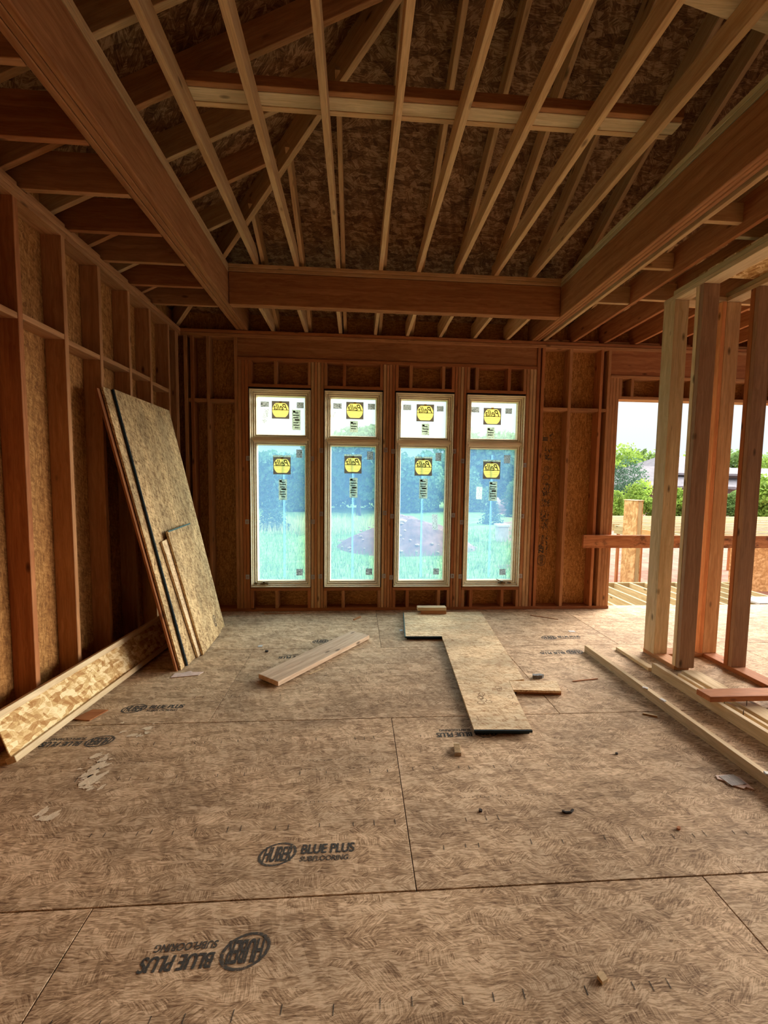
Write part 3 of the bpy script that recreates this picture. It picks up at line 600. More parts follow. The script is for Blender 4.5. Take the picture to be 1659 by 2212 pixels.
def onsheet(u, v, off):
    d = Vector(ray(u, v)); o_ = Vector((0, 0, EYE)); return o_+d*(((B3+NP*off-o_).dot(NP))/d.dot(NP))
def foot(y, off): p = B3+NP*off; return Vector((p.x-(.004-p.z)*NP.z/NP.x*-1 if 0 else p.x+(p.z-.004)*NP.z/NP.x, y, .004))
B4, T4 = foot(3.80, .050), onsheet(362, 1148, .050); B5, T5 = foot(3.745, .025), onsheet(350, 1170, .025); fr = NP
sheet('short_sheet', B4, T4, .515, .020, OSBS, 'short strand board offcut in front of the leaning stack, oval stamp at its foot', fr, Vector((0, 1, 0)))
sheet('short_sheet', B5, T5, .5, .020, OSBT, 'short offcut hidden behind the stamped offcut, its pinkish edge showing', fr, Vector((0, 1, 0)))
# bluish edge strokes of the front offcut and its oval stamp
X_ = (T4-B4).normalized(); Y_ = Vector((0, 1, 0)); Y_ = (Y_-X_*Y_.dot(X_)).normalized(); Z_ = X_.cross(Y_); Z_ = Z_ if Z_.x > 0 else -Z_
so = [o for o in C.objects if o.name.startswith('short_sheet')][0]
a = Acc(); a.ring(0, 0, .060, .040, .14)
V, Fs = verts_of(text_mesh('HUBER', .055, 0, .55, .001)); a.add(V-[V[:, 0].mean(), V[:, 1].mean(), 0], Fs)
a.build('printed_stamp', WORN, so, frame(X_, Y_, X_.cross(Y_), B4+X_*.16+Y_*.44+Z_*.001) @ Matrix.Scale(1, 4))
q = Acc(); q.box(0, .012, .01, .5, -.004, .0015); q.build('painted_edge', TEAL, so, frame(X_, Y_, X_.cross(Y_), T4-X_*.010))
o = poly('cardboard_scrap', [(-.11, -.035), (.10, -.05), (.135, .0), (.05, .02), (.03, .05), (-.03, .03), (-.09, .04)], .002, .006, CARD, mw=Matrix.Translation(onz(402, 1457)) @ Matrix.Rotation(.25, 4, 'Z')); tag(o, 'small torn card scrap under the corner of the leaning sheets', 'scrap')

# cut sheet lying on the floor
cs = poly('cut_floor_sheet', [(.585, 4.895), (.515, 4.115), (.892, 4.105), (.768, 2.497), (1.146, 2.480), (1.236, 3.130), (1.372, 3.150), (1.545, 4.895)], .020, .038, OSBT, edge=OSBT)
tag(cs, 'large pale cut strand board sheet lying on the floor before the windows', 'board')
poly('tongue_edge', [(.768, 2.488), (1.146, 2.471), (1.146, 2.480), (.768, 2.497)], .021, .036, EDGE, cs)['label'] = 'black painted tongue edge'
poly('tongue_edge', [(.505, 4.115), (.575, 4.895), (.585, 4.895), (.515, 4.115)], .021, .036, TEAL, cs)['label'] = 'teal painted edge'
poly('tongue_edge', [(.515, 4.106), (.892, 4.096), (.892, 4.105), (.515, 4.115)], .021, .036, EDGE, cs)
cs2 = poly('lower_floor_sheet', [(.60, 4.88), (.53, 4.13), (.90, 4.12), (.778, 2.51), (1.136, 2.494), (1.226, 3.12), (1.36, 3.14), (1.53, 4.88)], .001, .019, OSBT, edge=EDGE); tag(cs2, 'second strand board sheet lying directly beneath the pale cut sheet', 'board')
e1 = poly('strip_offcut', [(1.205, 2.985), (1.585, 2.950), (1.630, 3.130), (1.24, 3.150)], .021, .038, OSBT) if 0 else None
o = poly('strip_offcut', [(1.220, 2.992), (1.585, 2.955), (1.628, 3.120), (1.240, 3.128)], .019, .037, OSBT); tag(o, 'short strand board strip sticking out right of the pale cut sheet, upper piece', 'offcut')
o = poly('strip_offcut', [(1.25, 2.997), (1.590, 2.962), (1.625, 3.110), (1.262, 3.121)], .001, .018, WOODR); tag(o, 'darker strip offcut beneath the one sticking out right of the cut sheet', 'offcut')
a = Acc()
for (x, y) in ((.83, 2.60), (1.09, 2.585)): a.box(x-.02, x+.02, y-.002, y+.002, .0382, .0386); a.box(x-.002, x+.002, y, y+.05, .0382, .0386)
for i in range(16):
    x, y = 1.0+rnd.uniform(-.12, .16), 2.85+rnd.uniform(-.08, .28); q = Acc(); q.ring(x, y, rnd.uniform(.014, .03), rnd.uniform(.012, .028), .22, 20, .0384); a.add(q.V, q.F)
a.build('water_stain', m_flat('brown_water_marks', (.32, .19, .10), .9), cs)

# plank
pk = plank('loose_plank', (-.700, 3.232, .012), (.048, 4.205, .008), .232, .038, (0, 0, 1), m_lumber('pink_pine', (.52, .34, .22), (.74, .55, .38))); tag(pk, 'wide pinkish pine plank lying diagonally on the floor before the second window', 'plank')
plank('loose_plank_under', (-.66, 3.26, .0), (-.58, 3.37, .0), .12, .011, (0, 0, 1), WOODR, pk).name = 'shim'
b1 = plank('lumber_block', (.790, 4.865, .0385), (1.095, 4.860, .0385), .089, .040, (0, 0, 1), WOOD); tag(b1, 'lower short lumber block on the far end of the cut sheet', 'wood block')
b2 = plank('lumber_block', (.745, 4.868, .080), (1.095, 4.862, .080), .089, .038, (0, 0, 1), PALE); tag(b2, 'upper paler short lumber block stacked on the other by the window wall', 'wood block')

# lumber along the right
o = plank('loose_stud', (2.250, 3.76, 0), (2.248, .7, 0), .040, .066, (0, 0, 1), PALE); tag(o, 'long pale lumber strip on the floor, the nearest of three lying toward the partition', 'lumber')
for y in (1.98, 2.72, 2.9):
    q = Acc(); q.box(-.006, .03, -.012, .012, 0, .010); q.build('torn_tape', PAPER, o, Matrix.Translation((2.235, y, .067)) @ Matrix.Rotation(y*3, 4, 'Z'))
o = plank('loose_stud', (2.600, 3.79, 0), (2.598, 3.33, 0), .06, .030, (0, 0, 1), PALE); tag(o, 'short pale lumber strip beyond the far end of the middle floor strip', 'lumber')
o = plank('loose_stud', (2.600, 3.31, 0), (2.618, .8, 0), .040, .084, (0, 0, 1), PALE); tag(o, 'long pale lumber strip on the floor, the middle of three, carrying the cross board', 'lumber')
o = plank('loose_stud', (2.745, 3.20, 0), (2.760, 1.0, 0), .030, .040, (0, 0, 1), PALE); tag(o, 'thin pale nailed lumber strip lying beside the partition foot', 'lumber')
for y in (2.75, 2.80, 2.6, 2.4):
    q = Acc(); q.box(-.0015, .0015, -.0015, .0015, .0, .058); q.build('nail', DARK, o, Matrix.Translation((2.725, y, 0)))
o = plank('cross_board', (2.530, 2.722, .086), (3.9, 2.80, .040), .115, .040, (0, 0, 1), WOODR); tag(o, 'short reddish board laid across the floor strips with its cut end showing', 'lumber')
q = Acc(); q.box(-.0015, .0015, -.0015, .0015, .045, .085); q.build('nail', DARK, o, Matrix.Translation((2.83, 2.68, 0)))

# small litter, each its own object
def scrap(name, u, v, pts, th, mat, ang, label, cat='scrap', z=0.0):
    x, y, _ = onz(u, v, z); o = poly(name, pts, z+.001, z+th, mat, mw=Matrix.Translation((x, y, 0)) @ Matrix.Rotation(ang, 4, 'Z')); return tag(o, label, cat)
o = scrap('cardboard_scrap', 1583, 1690, [(-.05, .055), (.035, .05), (.075, .025), (.055, -.07), (.03, -.045), (.005, -.055), (-.02, -.03), (-.045, -.015), (-.04, .01), (-.065, .03)], .006, CARD, .1, 'torn piece of grey corrugated card on the floor beside the nearest lumber strip', 'cardboard')
q = Acc()
for k in range(9): q.box(-.040+k*.011, -.034+k*.011, -.03+.004*k*0, .045, .0065, .0085)
q.build('corrugation', PAPER, o, WM[o])
o = scrap('wood_offcut', 987, 1625, [(-.018, -.04), (.022, -.035), (.016, .06), (-.014, .055)], .022, m_flat('grey_ribbed_card', lin((176, 156, 130)), .9, nscale=60), -.15, 'small ribbed grey offcut standing on the floor below the cut sheet', 'offcut')
q = Acc()
for k in range(8): q.box(-.017, .019, -.034+k*.011, -.030+k*.011, .0222, .0245)
q.build('rib', PALE, o, WM[o])
scrap('wood_chip', 1404, 1546, [(-.045, .012), (-.035, .02), (.045, -.008), (.04, -.018)], .010, PALE, -.15, 'pale wedge shaped wood chip left of the nearest lumber strip', 'wood chip')
scrap('curled_shaving', 1228, 1755, [(-.032, .004), (-.02, -.008), (.01, -.010), (.032, .004), (.026, .010), (.006, -.002), (-.016, .001), (-.028, .012)], .010, DARK, .1, 'dark curled wood shaving on the open floor at the right', 'shaving')
scrap('paper_tag', 562, 1396, [(-.022, -.02), (.018, -.022), (.024, .022), (-.016, .024)], .003, PAPER, .1, 'small white paper tag on the floor left of the pink plank', 'paper')
scrap('paper_tag', 1235, 1364, [(-.035, -.02), (.032, -.024), (.036, .02), (-.03, .022)], .003, PAPER, .0, 'white paper square on the floor right of the cut sheet', 'paper')
scrap('paper_tag', 867, 1362, [(-.02, -.02), (.016, -.022), (.02, .018), (-.018, .02)], .004, PAPER, .3, 'tiny white paper at the teal edge of the cut sheet', 'paper')
scrap('rubber_washer', 576, 1408, [(.016*math.cos(k*PI/6), .014*math.sin(k*PI/6)) for k in range(12)], .012, DARK, 0, 'black round plug on the floor below the white paper tag', 'plug')
scrap('wood_chip', 1301, 2117, [(-.014, -.010), (.010, -.012), (.016, .006), (.004, .014), (-.012, .010)], .014, PALE, .4, 'small pale wood crumb on the nearest part of the floor', 'wood chip')
scrap('dark_splinter', 1265, 1470, [(-.12, -.004), (.12, .004), (.12, .010), (-.12, .004)], .006, WOODR, .12, 'long dark splinter on the floor right of the cut sheet', 'splinter')
scrap('pebble', 1038, 1753, [(.009*math.cos(k*PI/4), .008*math.sin(k*PI/4)) for k in range(8)], .010, DARK, 0, 'dark crumb on the floor left of the curled shaving', 'crumb')
scrap('pebble', 1466, 1791, [(.011*math.cos(k*PI/4), .007*math.sin(k*PI/4)) for k in range(8)], .009, WOODR, .5, 'brown crumb on the floor right of the curled shaving', 'crumb')
scrap('pebble', 1332, 1629, [(.009*math.cos(k*PI/4), .007*math.sin(k*PI/4)) for k in range(8)], .008, DARK, .5, 'black crumb on the floor below the pale wedge chip', 'crumb')
scrap('crumpled_foil', 1162, 1464, [(-.05, -.012), (-.02, -.02), (.03, -.015), (.05, .0), (.02, .02), (-.02, .012), (-.04, .018)], .028, m_flat('crumpled_black_and_white', (.16, .16, .16), .5, nscale=60, namt=.9), 0, 'crumpled black and white wrapper behind the strip offcut', 'wrapper')
scrap('wood_shim', 770, 1336, [(-.008, -.07), (.012, -.07), (.03, .06), (.0, .07)], .012, WOOD, -.5, 'small wood shim standing near the wall below the second window', 'shim')
scrap('wood_sliver', 683, 1450, [(-.05, -.06), (-.04, -.062), (.06, .06), (.05, .06)], .006, PALE, -.1, 'pale sliver beside the pink plank', 'splinter')
scrap('wood_sliver', 395, 1519-110, [(-.02, -.08), (.0, -.08), (.02, .08), (.0, .08)], .005, WOODR, -.6, 'thin reddish sliver in the shadow of the leaning sheets', 'splinter')
scrap('shadowed_scrap', 190, 1548, [(-.08, -.03), (.04, -.06), (.10, .06), (-.01, .08)], .008, WOODR, .1, 'flat reddish scrap at the foot of the long I-joist', 'scrap')
for (u, v, l_, an, lb) in ((610, 1326, .22, .05, 'dark splinter on the floor below the first window'), (840, 1327, .07, -.3, 'pale splinter left of the lumber blocks'), (1175, 1334, .16, -.55, 'dark splinter near the wall right of the cut sheet'), (505, 1330, .06, .2, 'pale splinter near the wall left of the first window')):
    scrap('splinter', u, v, [(-l_, -.005), (l_, .0), (l_, .008), (-l_, .005)], .006, WOODR if 'dark' in lb else PALE, an, lb, 'splinter')

# ================================================================== OUTDOORS
def m_ground():
    k = N('meadow_and_red_soil'); tc = k.n('ShaderNodeTexCoord'); ob = tc.outputs['Object']
    g1 = k.n('ShaderNodeTexNoise', i_Scale=2.5, i_Detail=8.0, i_Roughness=.7); k.l(ob, g1.inputs['Vector'])
    gr = k.ramp(g1.outputs['Fac'], [(.3, (.085, .165, .035)), (.5, (.155, .265, .06)), (.7, (.27, .36, .11))]).outputs[0]
    dr = k.ramp(g1.outputs['Fac'], [(.3, (.15, .062, .042)), (.5, (.25, .115, .078)), (.7, (.38, .21, .15))]).outputs[0]
    g2 = k.n('ShaderNodeTexNoise', i_Scale=.35, i_Detail=4.0, i_Roughness=.6); k.l(ob, g2.inputs['Vector'])
    sp = k.n('ShaderNodeSeparateXYZ'); k.l(ob, sp.inputs[0])
    # soil lies around the building site right of the house line
    ma = k.n('ShaderNodeMath', operation='MULTIPLY_ADD'); k.l(sp.outputs[0], ma.inputs[0]); ma.inputs[1].default_value = .11; k.l(g2.outputs['Fac'], ma.inputs[2])
    mb = k.n('ShaderNodeMath', operation='MULTIPLY_ADD'); k.l(sp.outputs[1], mb.inputs[0]); mb.inputs[1].default_value = -.035; k.l(ma.outputs[0], mb.inputs[2])
    r = k.ramp(mb.outputs[0], [(.58, (0, 0, 0)), (.68, (1, 1, 1))])
    k.l(k.mix(gr, dr, r.outputs[0]), k.b.inputs['Base Color']); k.b.inputs['Roughness'].default_value = 1
    return k.m
GZ = -.85
nx, ny = 90, 90; V = []; Fs = []
for j in range(ny):
    for i in range(nx):
        x = -50+150*i/(nx-1); y = 5.8+95*(j/(ny-1))**1.6; z = GZ-.02*max(0, y-20)*.3+.10*mnoise.noise(Vector((x*.25, y*.25, 0))); 
        V.append((x, y, z-(.0 if y > 7 else .1)))
for j in range(ny-1):
    for i in range(nx-1): q = j*nx+i; Fs.append((q, q+1, q+nx+1, q+nx))
tag(mesh_of('ground', V, Fs, m_ground(), smooth=True), 'meadow and bare red soil outside the house', 'ground', kind='structure')
ns = np.random.RandomState(3)
def blades(name, n, fx, h, wd, mat, label):
    p = fx(n); a0 = ns.uniform(0, 2*PI, n); hh = h*ns.uniform(.5, 1.3, n); V = np.zeros((n, 3, 3))
    dx, dy = np.cos(a0)*wd, np.sin(a0)*wd; V[:, 0] = p+np.stack([dx, dy, 0*dx], 1); V[:, 1] = p-np.stack([dx, dy, 0*dx], 1); V[:, 2] = p+np.stack([ns.normal(0, .06, n), ns.normal(0, .06, n), hh], 1)
    return tag(mesh_of(name, V.reshape(-1, 3), np.arange(3*n).reshape(-1, 3), mat), label, 'grass', kind='stuff')
pillar_x = ony(1084, 1155, 17.5)[0]
def fg(n): y = 7.5+14*ns.uniform(0, 1, n)**1.3; x = ns.uniform(-.62, .42, n)*y; x = np.where((abs(y-17.5) < .5) & (abs(x-pillar_x) < .6), x-1.5, x); return np.stack([x, y, 0*x+GZ-.03], 1)
def fg2(n): y = 19+8*ns.uniform(0, 1, n); x = ns.uniform(-.5, .1, n)*y; return np.stack([x, y, 0*x+GZ-.1], 1)
LEAFM = {}
def m_leaf(name, c):
    k = N(name); g = k.n('ShaderNodeTexNoise', i_Scale=1.3, i_Detail=4.0); k.l(k.coords((1, 1, 1)), g.inputs['Vector'])
    r = k.ramp(g.outputs['Fac'], [(.3, tuple(x*.6 for x in c)), (.7, tuple(min(1, x*1.5) for x in c))]); k.l(r.outputs[0], k.b.inputs['Base Color'])
    t = k.n('ShaderNodeBsdfTranslucent'); k.l(r.outputs[0], t.inputs[0]); mx = k.n('ShaderNodeMixShader'); mx.inputs[0].default_value = .35
    k.l(k.b.outputs[0], mx.inputs[1]); k.l(t.outputs[0], mx.inputs[2]); k.l(mx.outputs[0], k.out.inputs[0]); return k.m
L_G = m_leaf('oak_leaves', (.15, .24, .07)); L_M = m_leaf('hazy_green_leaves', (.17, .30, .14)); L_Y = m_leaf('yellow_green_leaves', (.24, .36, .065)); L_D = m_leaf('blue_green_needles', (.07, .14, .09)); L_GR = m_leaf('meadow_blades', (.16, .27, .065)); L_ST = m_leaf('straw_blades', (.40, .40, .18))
BARK = m_flat('bark', (.07, .055, .045), .9, nscale=6)
blades('meadow_grass', 16000, fg, .28, .012, L_GR, 'green meadow grass outside the windows'); blades('tall_straw_grass', 5000, fg2, .55, .02, L_ST, 'straw coloured tall grass before the far trees')
_crowns = {}
def crown_mesh(kind, mat, R, Hh, n, leaf, seed):
    key = (kind, mat.name, seed)
    if key in _crowns: return _crowns[key]
    r = np.random.RandomState(seed)
    if kind == 'round':
        nb = 16; cs_ = []
        for k in range(nb):
            v = r.normal(size=3); v /= np.linalg.norm(v); cs_.append((v*[R*.62, R*.62, Hh*.33]*r.uniform(.5, 1), R*r.uniform(.26, .46)))
        b = r.randint(0, nb, n); cen = np.array([c for c, _ in cs_])[b]; rad = np.array([q for _, q in cs_])[b]
        v = r.normal(size=(n, 3)); v /= np.linalg.norm(v, axis=1)[:, None]; p = cen+v*(rad*r.uniform(.72, 1.08, n))[:, None]; p[:, 2] += Hh*.5
    else:
        t = r.uniform(0, 1, n)**1.4; a0 = r.uniform(0, 2*PI, n); lay = np.floor(t*11)/11; rr = R*(1-t)*(.55+.45*(1-(t*11) % 1))*r.uniform(.5, 1.05, n)*(1+.15*np.sin(a0*5+lay*20))
        p = np.stack([rr*np.cos(a0), rr*np.sin(a0), t*Hh-.12*rr], 1)
    u = r.normal(size=(n, 3)); u /= np.linalg.norm(u, axis=1)[:, None]; w2 = np.cross(u, r.normal(size=(n, 3))); w2 /= np.linalg.norm(w2, axis=1)[:, None]
    s = (leaf*r.uniform(.6, 1.3, n))[:, None]; V = np.stack([p+u*s, p+w2*s*.6, p-u*s, p-w2*s*.6], 1).reshape(-1, 3)
    me = bpy.data.meshes.new('crown'); me.from_pydata(V.tolist(), [], np.arange(4*n).reshape(-1, 4).tolist()); me.materials.append(mat); _crowns[key] = me; return me
def tree(name, x, y, z, R, Hh, trunk, kind, mat, label, cat='tree', group=None, n=5200, leaf=.13, seed=1):
    t = empty(name, (x, y, z), label, cat, group)
    link('crown', crown_mesh(kind, mat, 1.0, 1.0*Hh/R, n, leaf/R, seed), Matrix.Translation((x, y, z+trunk)) @ Matrix.Rotation(x*1.7, 4, 'Z') @ Matrix.Scale(R, 4), t)
    if trunk > .05:
        q = Acc(); n_ = 8; lv = [(0, R*.06), (.5, R*.05), (1, R*.042), (1.5, R*.02)]; V = []
        for (h, r_) in lv:
            for k in range(n_): V.append((r_*math.cos(2*PI*k/n_), r_*math.sin(2*PI*k/n_), h*trunk+(.3*Hh*(h-1) if h > 1 else 0)))
        q.add(V, [(j*n_+k, j*n_+(k+1) % n_, (j+1)*n_+(k+1) % n_, (j+1)*n_+k) for j in range(3) for k in range(n_)]); q.build('trunk', BARK, t, Matrix.Translation((x, y, z)))
    return t
gz2 = GZ-.15
G1 = 'trees behind the meadow'
for i, (u, y, R, H_, tr, m, lb) in enumerate((
        (545, 42, 5.0, 4.9, 0.4, L_G, 'rounded green tree farthest left behind the first window'), (610, 40, 4.6, 4.9, 0.6, L_G, 'broad green tree in the right half of the first window'),
        (700, 36, 4.0, 6.7, 1.0, L_G, 'tall tree left of centre in the second window, lacy top'), (775, 31, 3.6, 6.0, 1.3, L_G, 'large dark tree with bare trunks behind the second window'),
        (860, 38, 4.6, 6.9, .9, L_G, 'leafy tree behind the left half of the third window'), (945, 40, 4.4, 7.6, 1.0, L_G, 'tall leafy tree behind the right half of the third window'),
        (1030, 42, 4.8, 6.4, 1.2, L_G, 'rounded tree behind the left half of the fourth window'), (1110, 44, 4.6, 5.6, .8, L_G, 'rounded tree behind the right half of the fourth window'),
        (490, 46, 5.5, 5.6, .5, L_G, 'green tree left of the first window view'), (1190, 50, 5.5, 8.6, .5, L_G, 'green tree hidden behind the wall right of the windows'))):
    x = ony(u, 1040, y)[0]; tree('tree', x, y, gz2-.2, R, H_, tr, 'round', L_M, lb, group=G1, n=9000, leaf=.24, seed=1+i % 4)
for (u, y, H_, lb, m) in ((588, 21, 2.6, 'small conifer at the lower left of the first window', L_D), (1063, 25, 2.3, 'small blue green conifer by the stone pillar', L_D), (1105, 31, 1.9, 'faint conifer right of the stone pillar', L_D)):
    x = ony(u, 1100, y)[0]; tree('conifer', x, y, gz2, H_*.42, H_, .02, 'cone', m, lb, 'conifer', n=3500, leaf=.06, seed=9)
for (u, y, R, H_, lb) in ((500, 33, 2.2, 3.0, 'bush left of the first window view'), (640, 36, 2.4, 3.2, 'low bush before the trees in the first window'), (905, 36, 2.4, 3.0, 'low bush behind the soil mound'), (1010, 37, 2.6, 3.0, 'low bush left in the fourth window'), (1125, 37, 2.5, 3.0, 'low bush right in the fourth window'), (730, 41, 2.8, 2.6, 'dark low bush left behind the second window'), (800, 41, 2.8, 2.6, 'dark low bush right behind the second window'), (855, 42, 2.8, 2.6, 'dark low bush at the left edge of the third window')):
    x = ony(u, 1100, y)[0]; tree('bush', x, y, gz2-.3, R, H_, 0, 'round', L_G, lb, 'bush', n=3000, leaf=.12, seed=2)

# soil mound
def hf(name, cx, cy, rx, ry, h, z0, mat, label, cat, seed, n=60):
    V = []; Fs = []
    for j in range(n):
        for i in range(n):
            a_, b_ = -1+2*i/(n-1), -1+2*j/(n-1); r = math.hypot(a_, b_); x = cx+a_*rx; y = cy+b_*ry
            z = h*max(0, 1-r**1.5)*(1+.25*mnoise.noise(Vector((a_*2+seed, b_*2, 0))))+.09*mnoise.noise(Vector((x*2.2, y*2.2, seed)))*max(0, 1.1-r)+.04*mnoise.noise(Vector((x*7, y*7, seed)))*max(0, 1.05-r)
            V.append((x, y, z0+z-.03))
    for j in range(n-1):
        for i in range(n-1): q = j*n+i; Fs.append((q, q+1, q+n+1, q+n))
    return tag(mesh_of(name, V, Fs, mat), label, cat)
SOIL = m_flat('red_soil', (.20, .10, .075), 1, nscale=3, namt=.35)
xm = ony(893, 1160, 15.5)[0]
hf('soil_mound', xm-.25, 15.6, 2.75, 2.2, 1.22, GZ, SOIL, 'mound of red soil in the meadow behind the third window', 'mound', 2.3)
ROCK = m_flat('sandstone', (.40, .25, .16), .9, nscale=5, namt=.3)
for i in range(46):
    t, r = rnd.uniform(PI, 2*PI)+rnd.uniform(-.4, .4), rnd.uniform(0, .98)**.7; a_, b_ = r*math.cos(t), r*math.sin(t)
    z = 1.22*max(0, 1-r**1.5)+GZ-.0; s_ = rnd.uniform(.025, .075)*(1.9 if i == 0 else 1)
    if i == 0: a_, b_, z, s_ = -.10, -.25, GZ+1.02, .2
    bm = bmesh.new(); bmesh.ops.create_icosphere(bm, subdivisions=1, radius=s_)
    for v in bm.verts: v.co = Vector((v.co.x*1.4, v.co.y, v.co.z*.7))*(1+.5*mnoise.noise(v.co*9+Vector((i, 0, 0))))
    me = bpy.data.meshes.new('rock'); bm.to_mesh(me); bm.free(); me.materials.append(ROCK)
    o = link('rock', me, Matrix.Translation((xm-.25+a_*2.75, 15.6+b_*2.2, z)) @ Matrix.Rotation(i*1.3, 4, 'Z'))
    tag(o, 'sandstone rock lying on the soil mound' if i else 'large orange sandstone rock near the top of the soil mound', 'rock', 'rocks on the soil mound' if i else None)
pp = ony(1084, 1155, 17.5); sp_ = empty('stone_pillar', (pp[0], 17.5, GZ), 'pale stone pillar with a flat cap seen through the fourth window', 'pillar')
board('shaft', pp[0]-.22, pp[0]+.22, 17.3, 17.74, GZ-.1, GZ+.62, m_flat('limestone', (.55, .47, .40), .9, nscale=4), sp_, bev=.01); board('cap', pp[0]-.27, pp[0]+.27, 17.25, 17.79, GZ+.62, GZ+.72, m_flat('cap_stone', (.66, .60, .54), .9, nscale=6), sp_, axis='x', bev=.015)

# deck framing outside the wide opening
dk = empty('deck_frame', (5, 5.9, -.3), 'new deck framing of pale joists just outside the wide opening', 'deck')
for k in range(13): x = 3.02+.272*k; board('deck_joist', x, x+.038, 5.27, 6.60, -.265, -.030, TREAT, dk, axis='y')
board('rim_joist', 2.9, 6.6, 6.602, 6.640, -.265, -.030, TREAT, dk); board('ledger', 2.9, 6.6, 5.256, 5.268, -.265, -.03, TREAT, dk, bev=0)
board('deck_landing', onz(1622, 1300, -.02)[0], 8.5, 5.30, 5.62, -.028, .0, PAPER, dk, bev=.002)
for x in (3.4, 5.2, 6.5): board('deck_post', x, x+.09, 6.5, 6.59, GZ-.2, -.27, TREAT, dk, axis='z')
OSBO = m_osb('orange_strand_board', (.42, .20, .075), (.62, .34, .14), (.78, .50, .25), cell=(10, 22), cellw=.45)
cl = empty('wrapped_column', (5.32, 7.62, GZ), 'square column boxed in orange strand board beyond the deck', 'column')
xa, xb = ony(1376, 1120, 7.5)[0], ony(1388, 1120, 7.5)[0]
for (c0, c1, y0, y1) in ((xa, xa+.014, 7.5, 7.90), (xb-.014, xb, 7.5, 7.90), (xa+.0145, xb-.0145, 7.886, 7.90)): board('column_panel', c0, c1, y0, y1, GZ-.1, 1.33, OSBO, cl, axis='z', bev=0)
board('corner_stud', xa+.0145, xb-.0145, 7.502, 7.54, GZ-.1, 1.325, TREAT, cl, axis='z'); board('column_cap', xa-.01, xb+.01, 7.49, 7.91, 1.331, 1.350, PALE, cl, axis='y')
pf = empty('raised_floor_frame', (8, 9.6, .5), 'raised floor frame of pale joists on thin posts beyond the guard board', 'floor frame')
xl = ony(1338, 1130, 8.6)[0]
plank('rim_joist', (xl, 8.75, .56), (xl+.14, 6.95, .56), .038, .185, (0, 0, 1), TREAT, pf); board('rim_joist', xl+.1, 14, 11.4, 11.438, .56, .745, TREAT, pf); board('rim_joist', xl+.16, 13.5, 6.93, 6.968, .56, .745, TREAT, pf)
for k in range(16): y = 7.2+.27*k; board('frame_joist', xl+.17, 13.8, y, y+.038, .575, .745, TREAT, pf)
for x, y in ((ony(1340, 1200, 8.55)[0], 8.66), (ony(1397, 1200, 8.5)[0], 8.70), (8.6, 8.7), (11, 8.7), (xl+.05, 11.3), (8.6, 11.3), (11, 11.3), (13.4, 11.3)): board('thin_post', x, x+.045, y, y+.06, GZ-.15, .558, WOODR, pf, axis='z')
wx = empty('strand_board_box', (9.9, 9.2, -.3), 'low strand board wall standing on the red soil at the far right', 'wall panel')
board('side_panel', 9.15, 12.0, 9.0, 9.02, GZ-.1, .42, OSBO, wx); board('end_panel', 9.12, 9.14, 9.0, 9.35, GZ-.1, .42, OSBO, wx, axis='y')

# neighbour's house
SH = m_flat('grey_shingles', (.17, .16, .175), .9, nscale=1.5, namt=.2); ST = m_flat('taupe_stucco', (.20, .18, .18), .9); BRK = m_flat('brown_brick', (.20, .12, .10), .9, nscale=3)
hs = empty('neighbour_house', (40, 45, -1.5), 'large grey roofed taupe house across the field', 'house')
def hroof(x0, x1, y0, y1, z0, z1, ridge):
    xm0, xm1 = x0+ridge, x1-ridge; ym = (y0+y1)/2
    V = [(x0, y0, z0), (x1, y0, z0), (x1, y1, z0), (x0, y1, z0), (xm0, ym, z1), (xm1, ym, z1), (x0, y0, z0-.25), (x1, y0, z0-.25), (x1, y1, z0-.25), (x0, y1, z0-.25)]
    mesh_of('hip_roof', V, [(0, 1, 5, 4), (1, 2, 5), (2, 3, 4, 5), (3, 0, 4), (0, 6, 7, 1), (1, 7, 8, 2), (2, 8, 9, 3), (3, 9, 6, 0), (6, 9, 8, 7)], SH, hs)
def hbox(name, x0, x1, y0, y1, z0, z1, m): return board(name, x0, x1, y0, y1, z0, z1, m, hs, bev=0)
hroof(30.3, 43, 44, 54, 1.66, 4.1, 4.5); hbox('wall', 36.5, 42, 45, 53, -2.5, 1.5, ST)
hroof(35.9, 47.5, 46, 58, 3.20, 5.6, 4.0); hbox('wall', 36.6, 46.8, 47, 57, 1.5, 3.1, ST)
hroof(38, 62, 44.5, 56, 1.60, 4.1, 7); hbox('wall', 38.8, 61, 45.4, 55, -2.5, 1.5, ST)
for x in (30.9, 33.4, 35.8): hbox('porch_pillar', x, x+.45, 44.4, 44.9, -2.5, 1.5, BRK)
hbox('porch_back_wall', 31, 36.5, 49, 49.2, -2.5, 1.5, BRK); hbox('porch_rail_wall', 31, 36.5, 44.5, 44.7, -2.5, -.2, BRK)
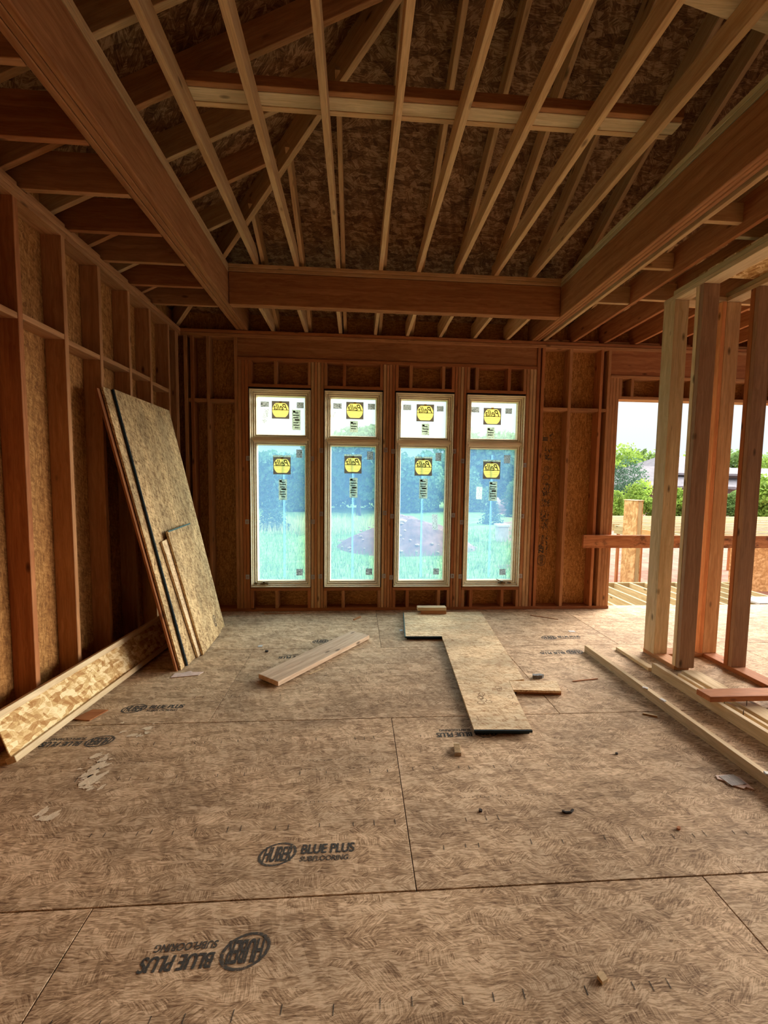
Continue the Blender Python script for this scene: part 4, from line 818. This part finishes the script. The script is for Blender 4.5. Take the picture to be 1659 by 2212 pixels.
for x in (31.6, 34.1): 
    f = hbox('window_frame', x, x+1.6, 48.9, 48.98, .1, 1.3, m_flat('white_trim', (.6, .6, .6), .7)); board('window_pane', x+.08, x+1.52, 48.86, 48.89, .18, 1.22, m_flat('dark_glass', (.05, .06, .07), .15, spec=.6), f, bev=0)
G2 = 'young trees along the red soil'
for i, (u, v0, y, R, H_, m, kind, lb) in enumerate((
        (1385, 0, 27, 1.45, 3.1, L_Y, 'round', 'yellow green young tree behind the boxed column'), (1325, 0, 26, 1.0, 2.6, L_Y, 'round', 'yellow green bush at the left edge of the wide opening'),
        (1343, 0, 33, 2.6, 5.0, L_D, 'round', 'blue green tree left of the neighbour house'), (1424, 0, 31, .95, 2.0, L_D, 'cone', 'dark blue spruce right of the first chase post'),
        (1470, 0, 27, 1.1, 2.6, L_Y, 'round', 'light green bush left of the second chase post'), (1445, 0, 30, 1.6, 1.9, L_G, 'round', 'low green bush between the chase posts'),
        (1585, 0, 27, 1.2, 2.3, L_G, 'round', 'green bush seen between the right chase posts'), (1655, 0, 24, 1.5, 3.4, L_Y, 'round', 'light green tree at the right edge of the opening'),
        (1520, 0, 29, 1.6, 2.4, L_G, 'round', 'green bush hidden behind the middle posts'))):
    x = ony(u, 1090, y)[0]; tree('young_tree', x, y, gz2-.15, R, H_, .12, kind, m, lb, group=G2, n=4200, leaf=.085, seed=5+i % 3)
for i, (u, y, R, H_, lb) in enumerate(((1322, 62, 6.5, 9.2, 'far green tree at the left edge of the wide opening'), (1360, 66, 6.5, 8.3, 'far green tree behind the left roof of the house'), (1405, 68, 6.5, 8.0, 'far green tree above the porch roof'),
        (1455, 70, 6.5, 8.3, 'far green tree beside the upper roof'), (1520, 72, 6.5, 8.5, 'far green tree hidden by the posts'), (1580, 70, 7, 9.6, 'far green tree above the right roof'), (1655, 66, 7, 10.6, 'tall far tree at the right edge'), (1730, 66, 7, 10, 'far tree right of the view'), (1260, 64, 7, 9, 'far tree hidden by the wall between windows and opening'))):
    x = ony(u, 1000, y)[0]; tree('far_tree', x, y, -2.2, R*1.1, H_*1.12, .4, 'round', L_G if i % 2 else L_Y, lb, group='far trees behind the house', n=6500, leaf=.24, seed=1+i % 4)
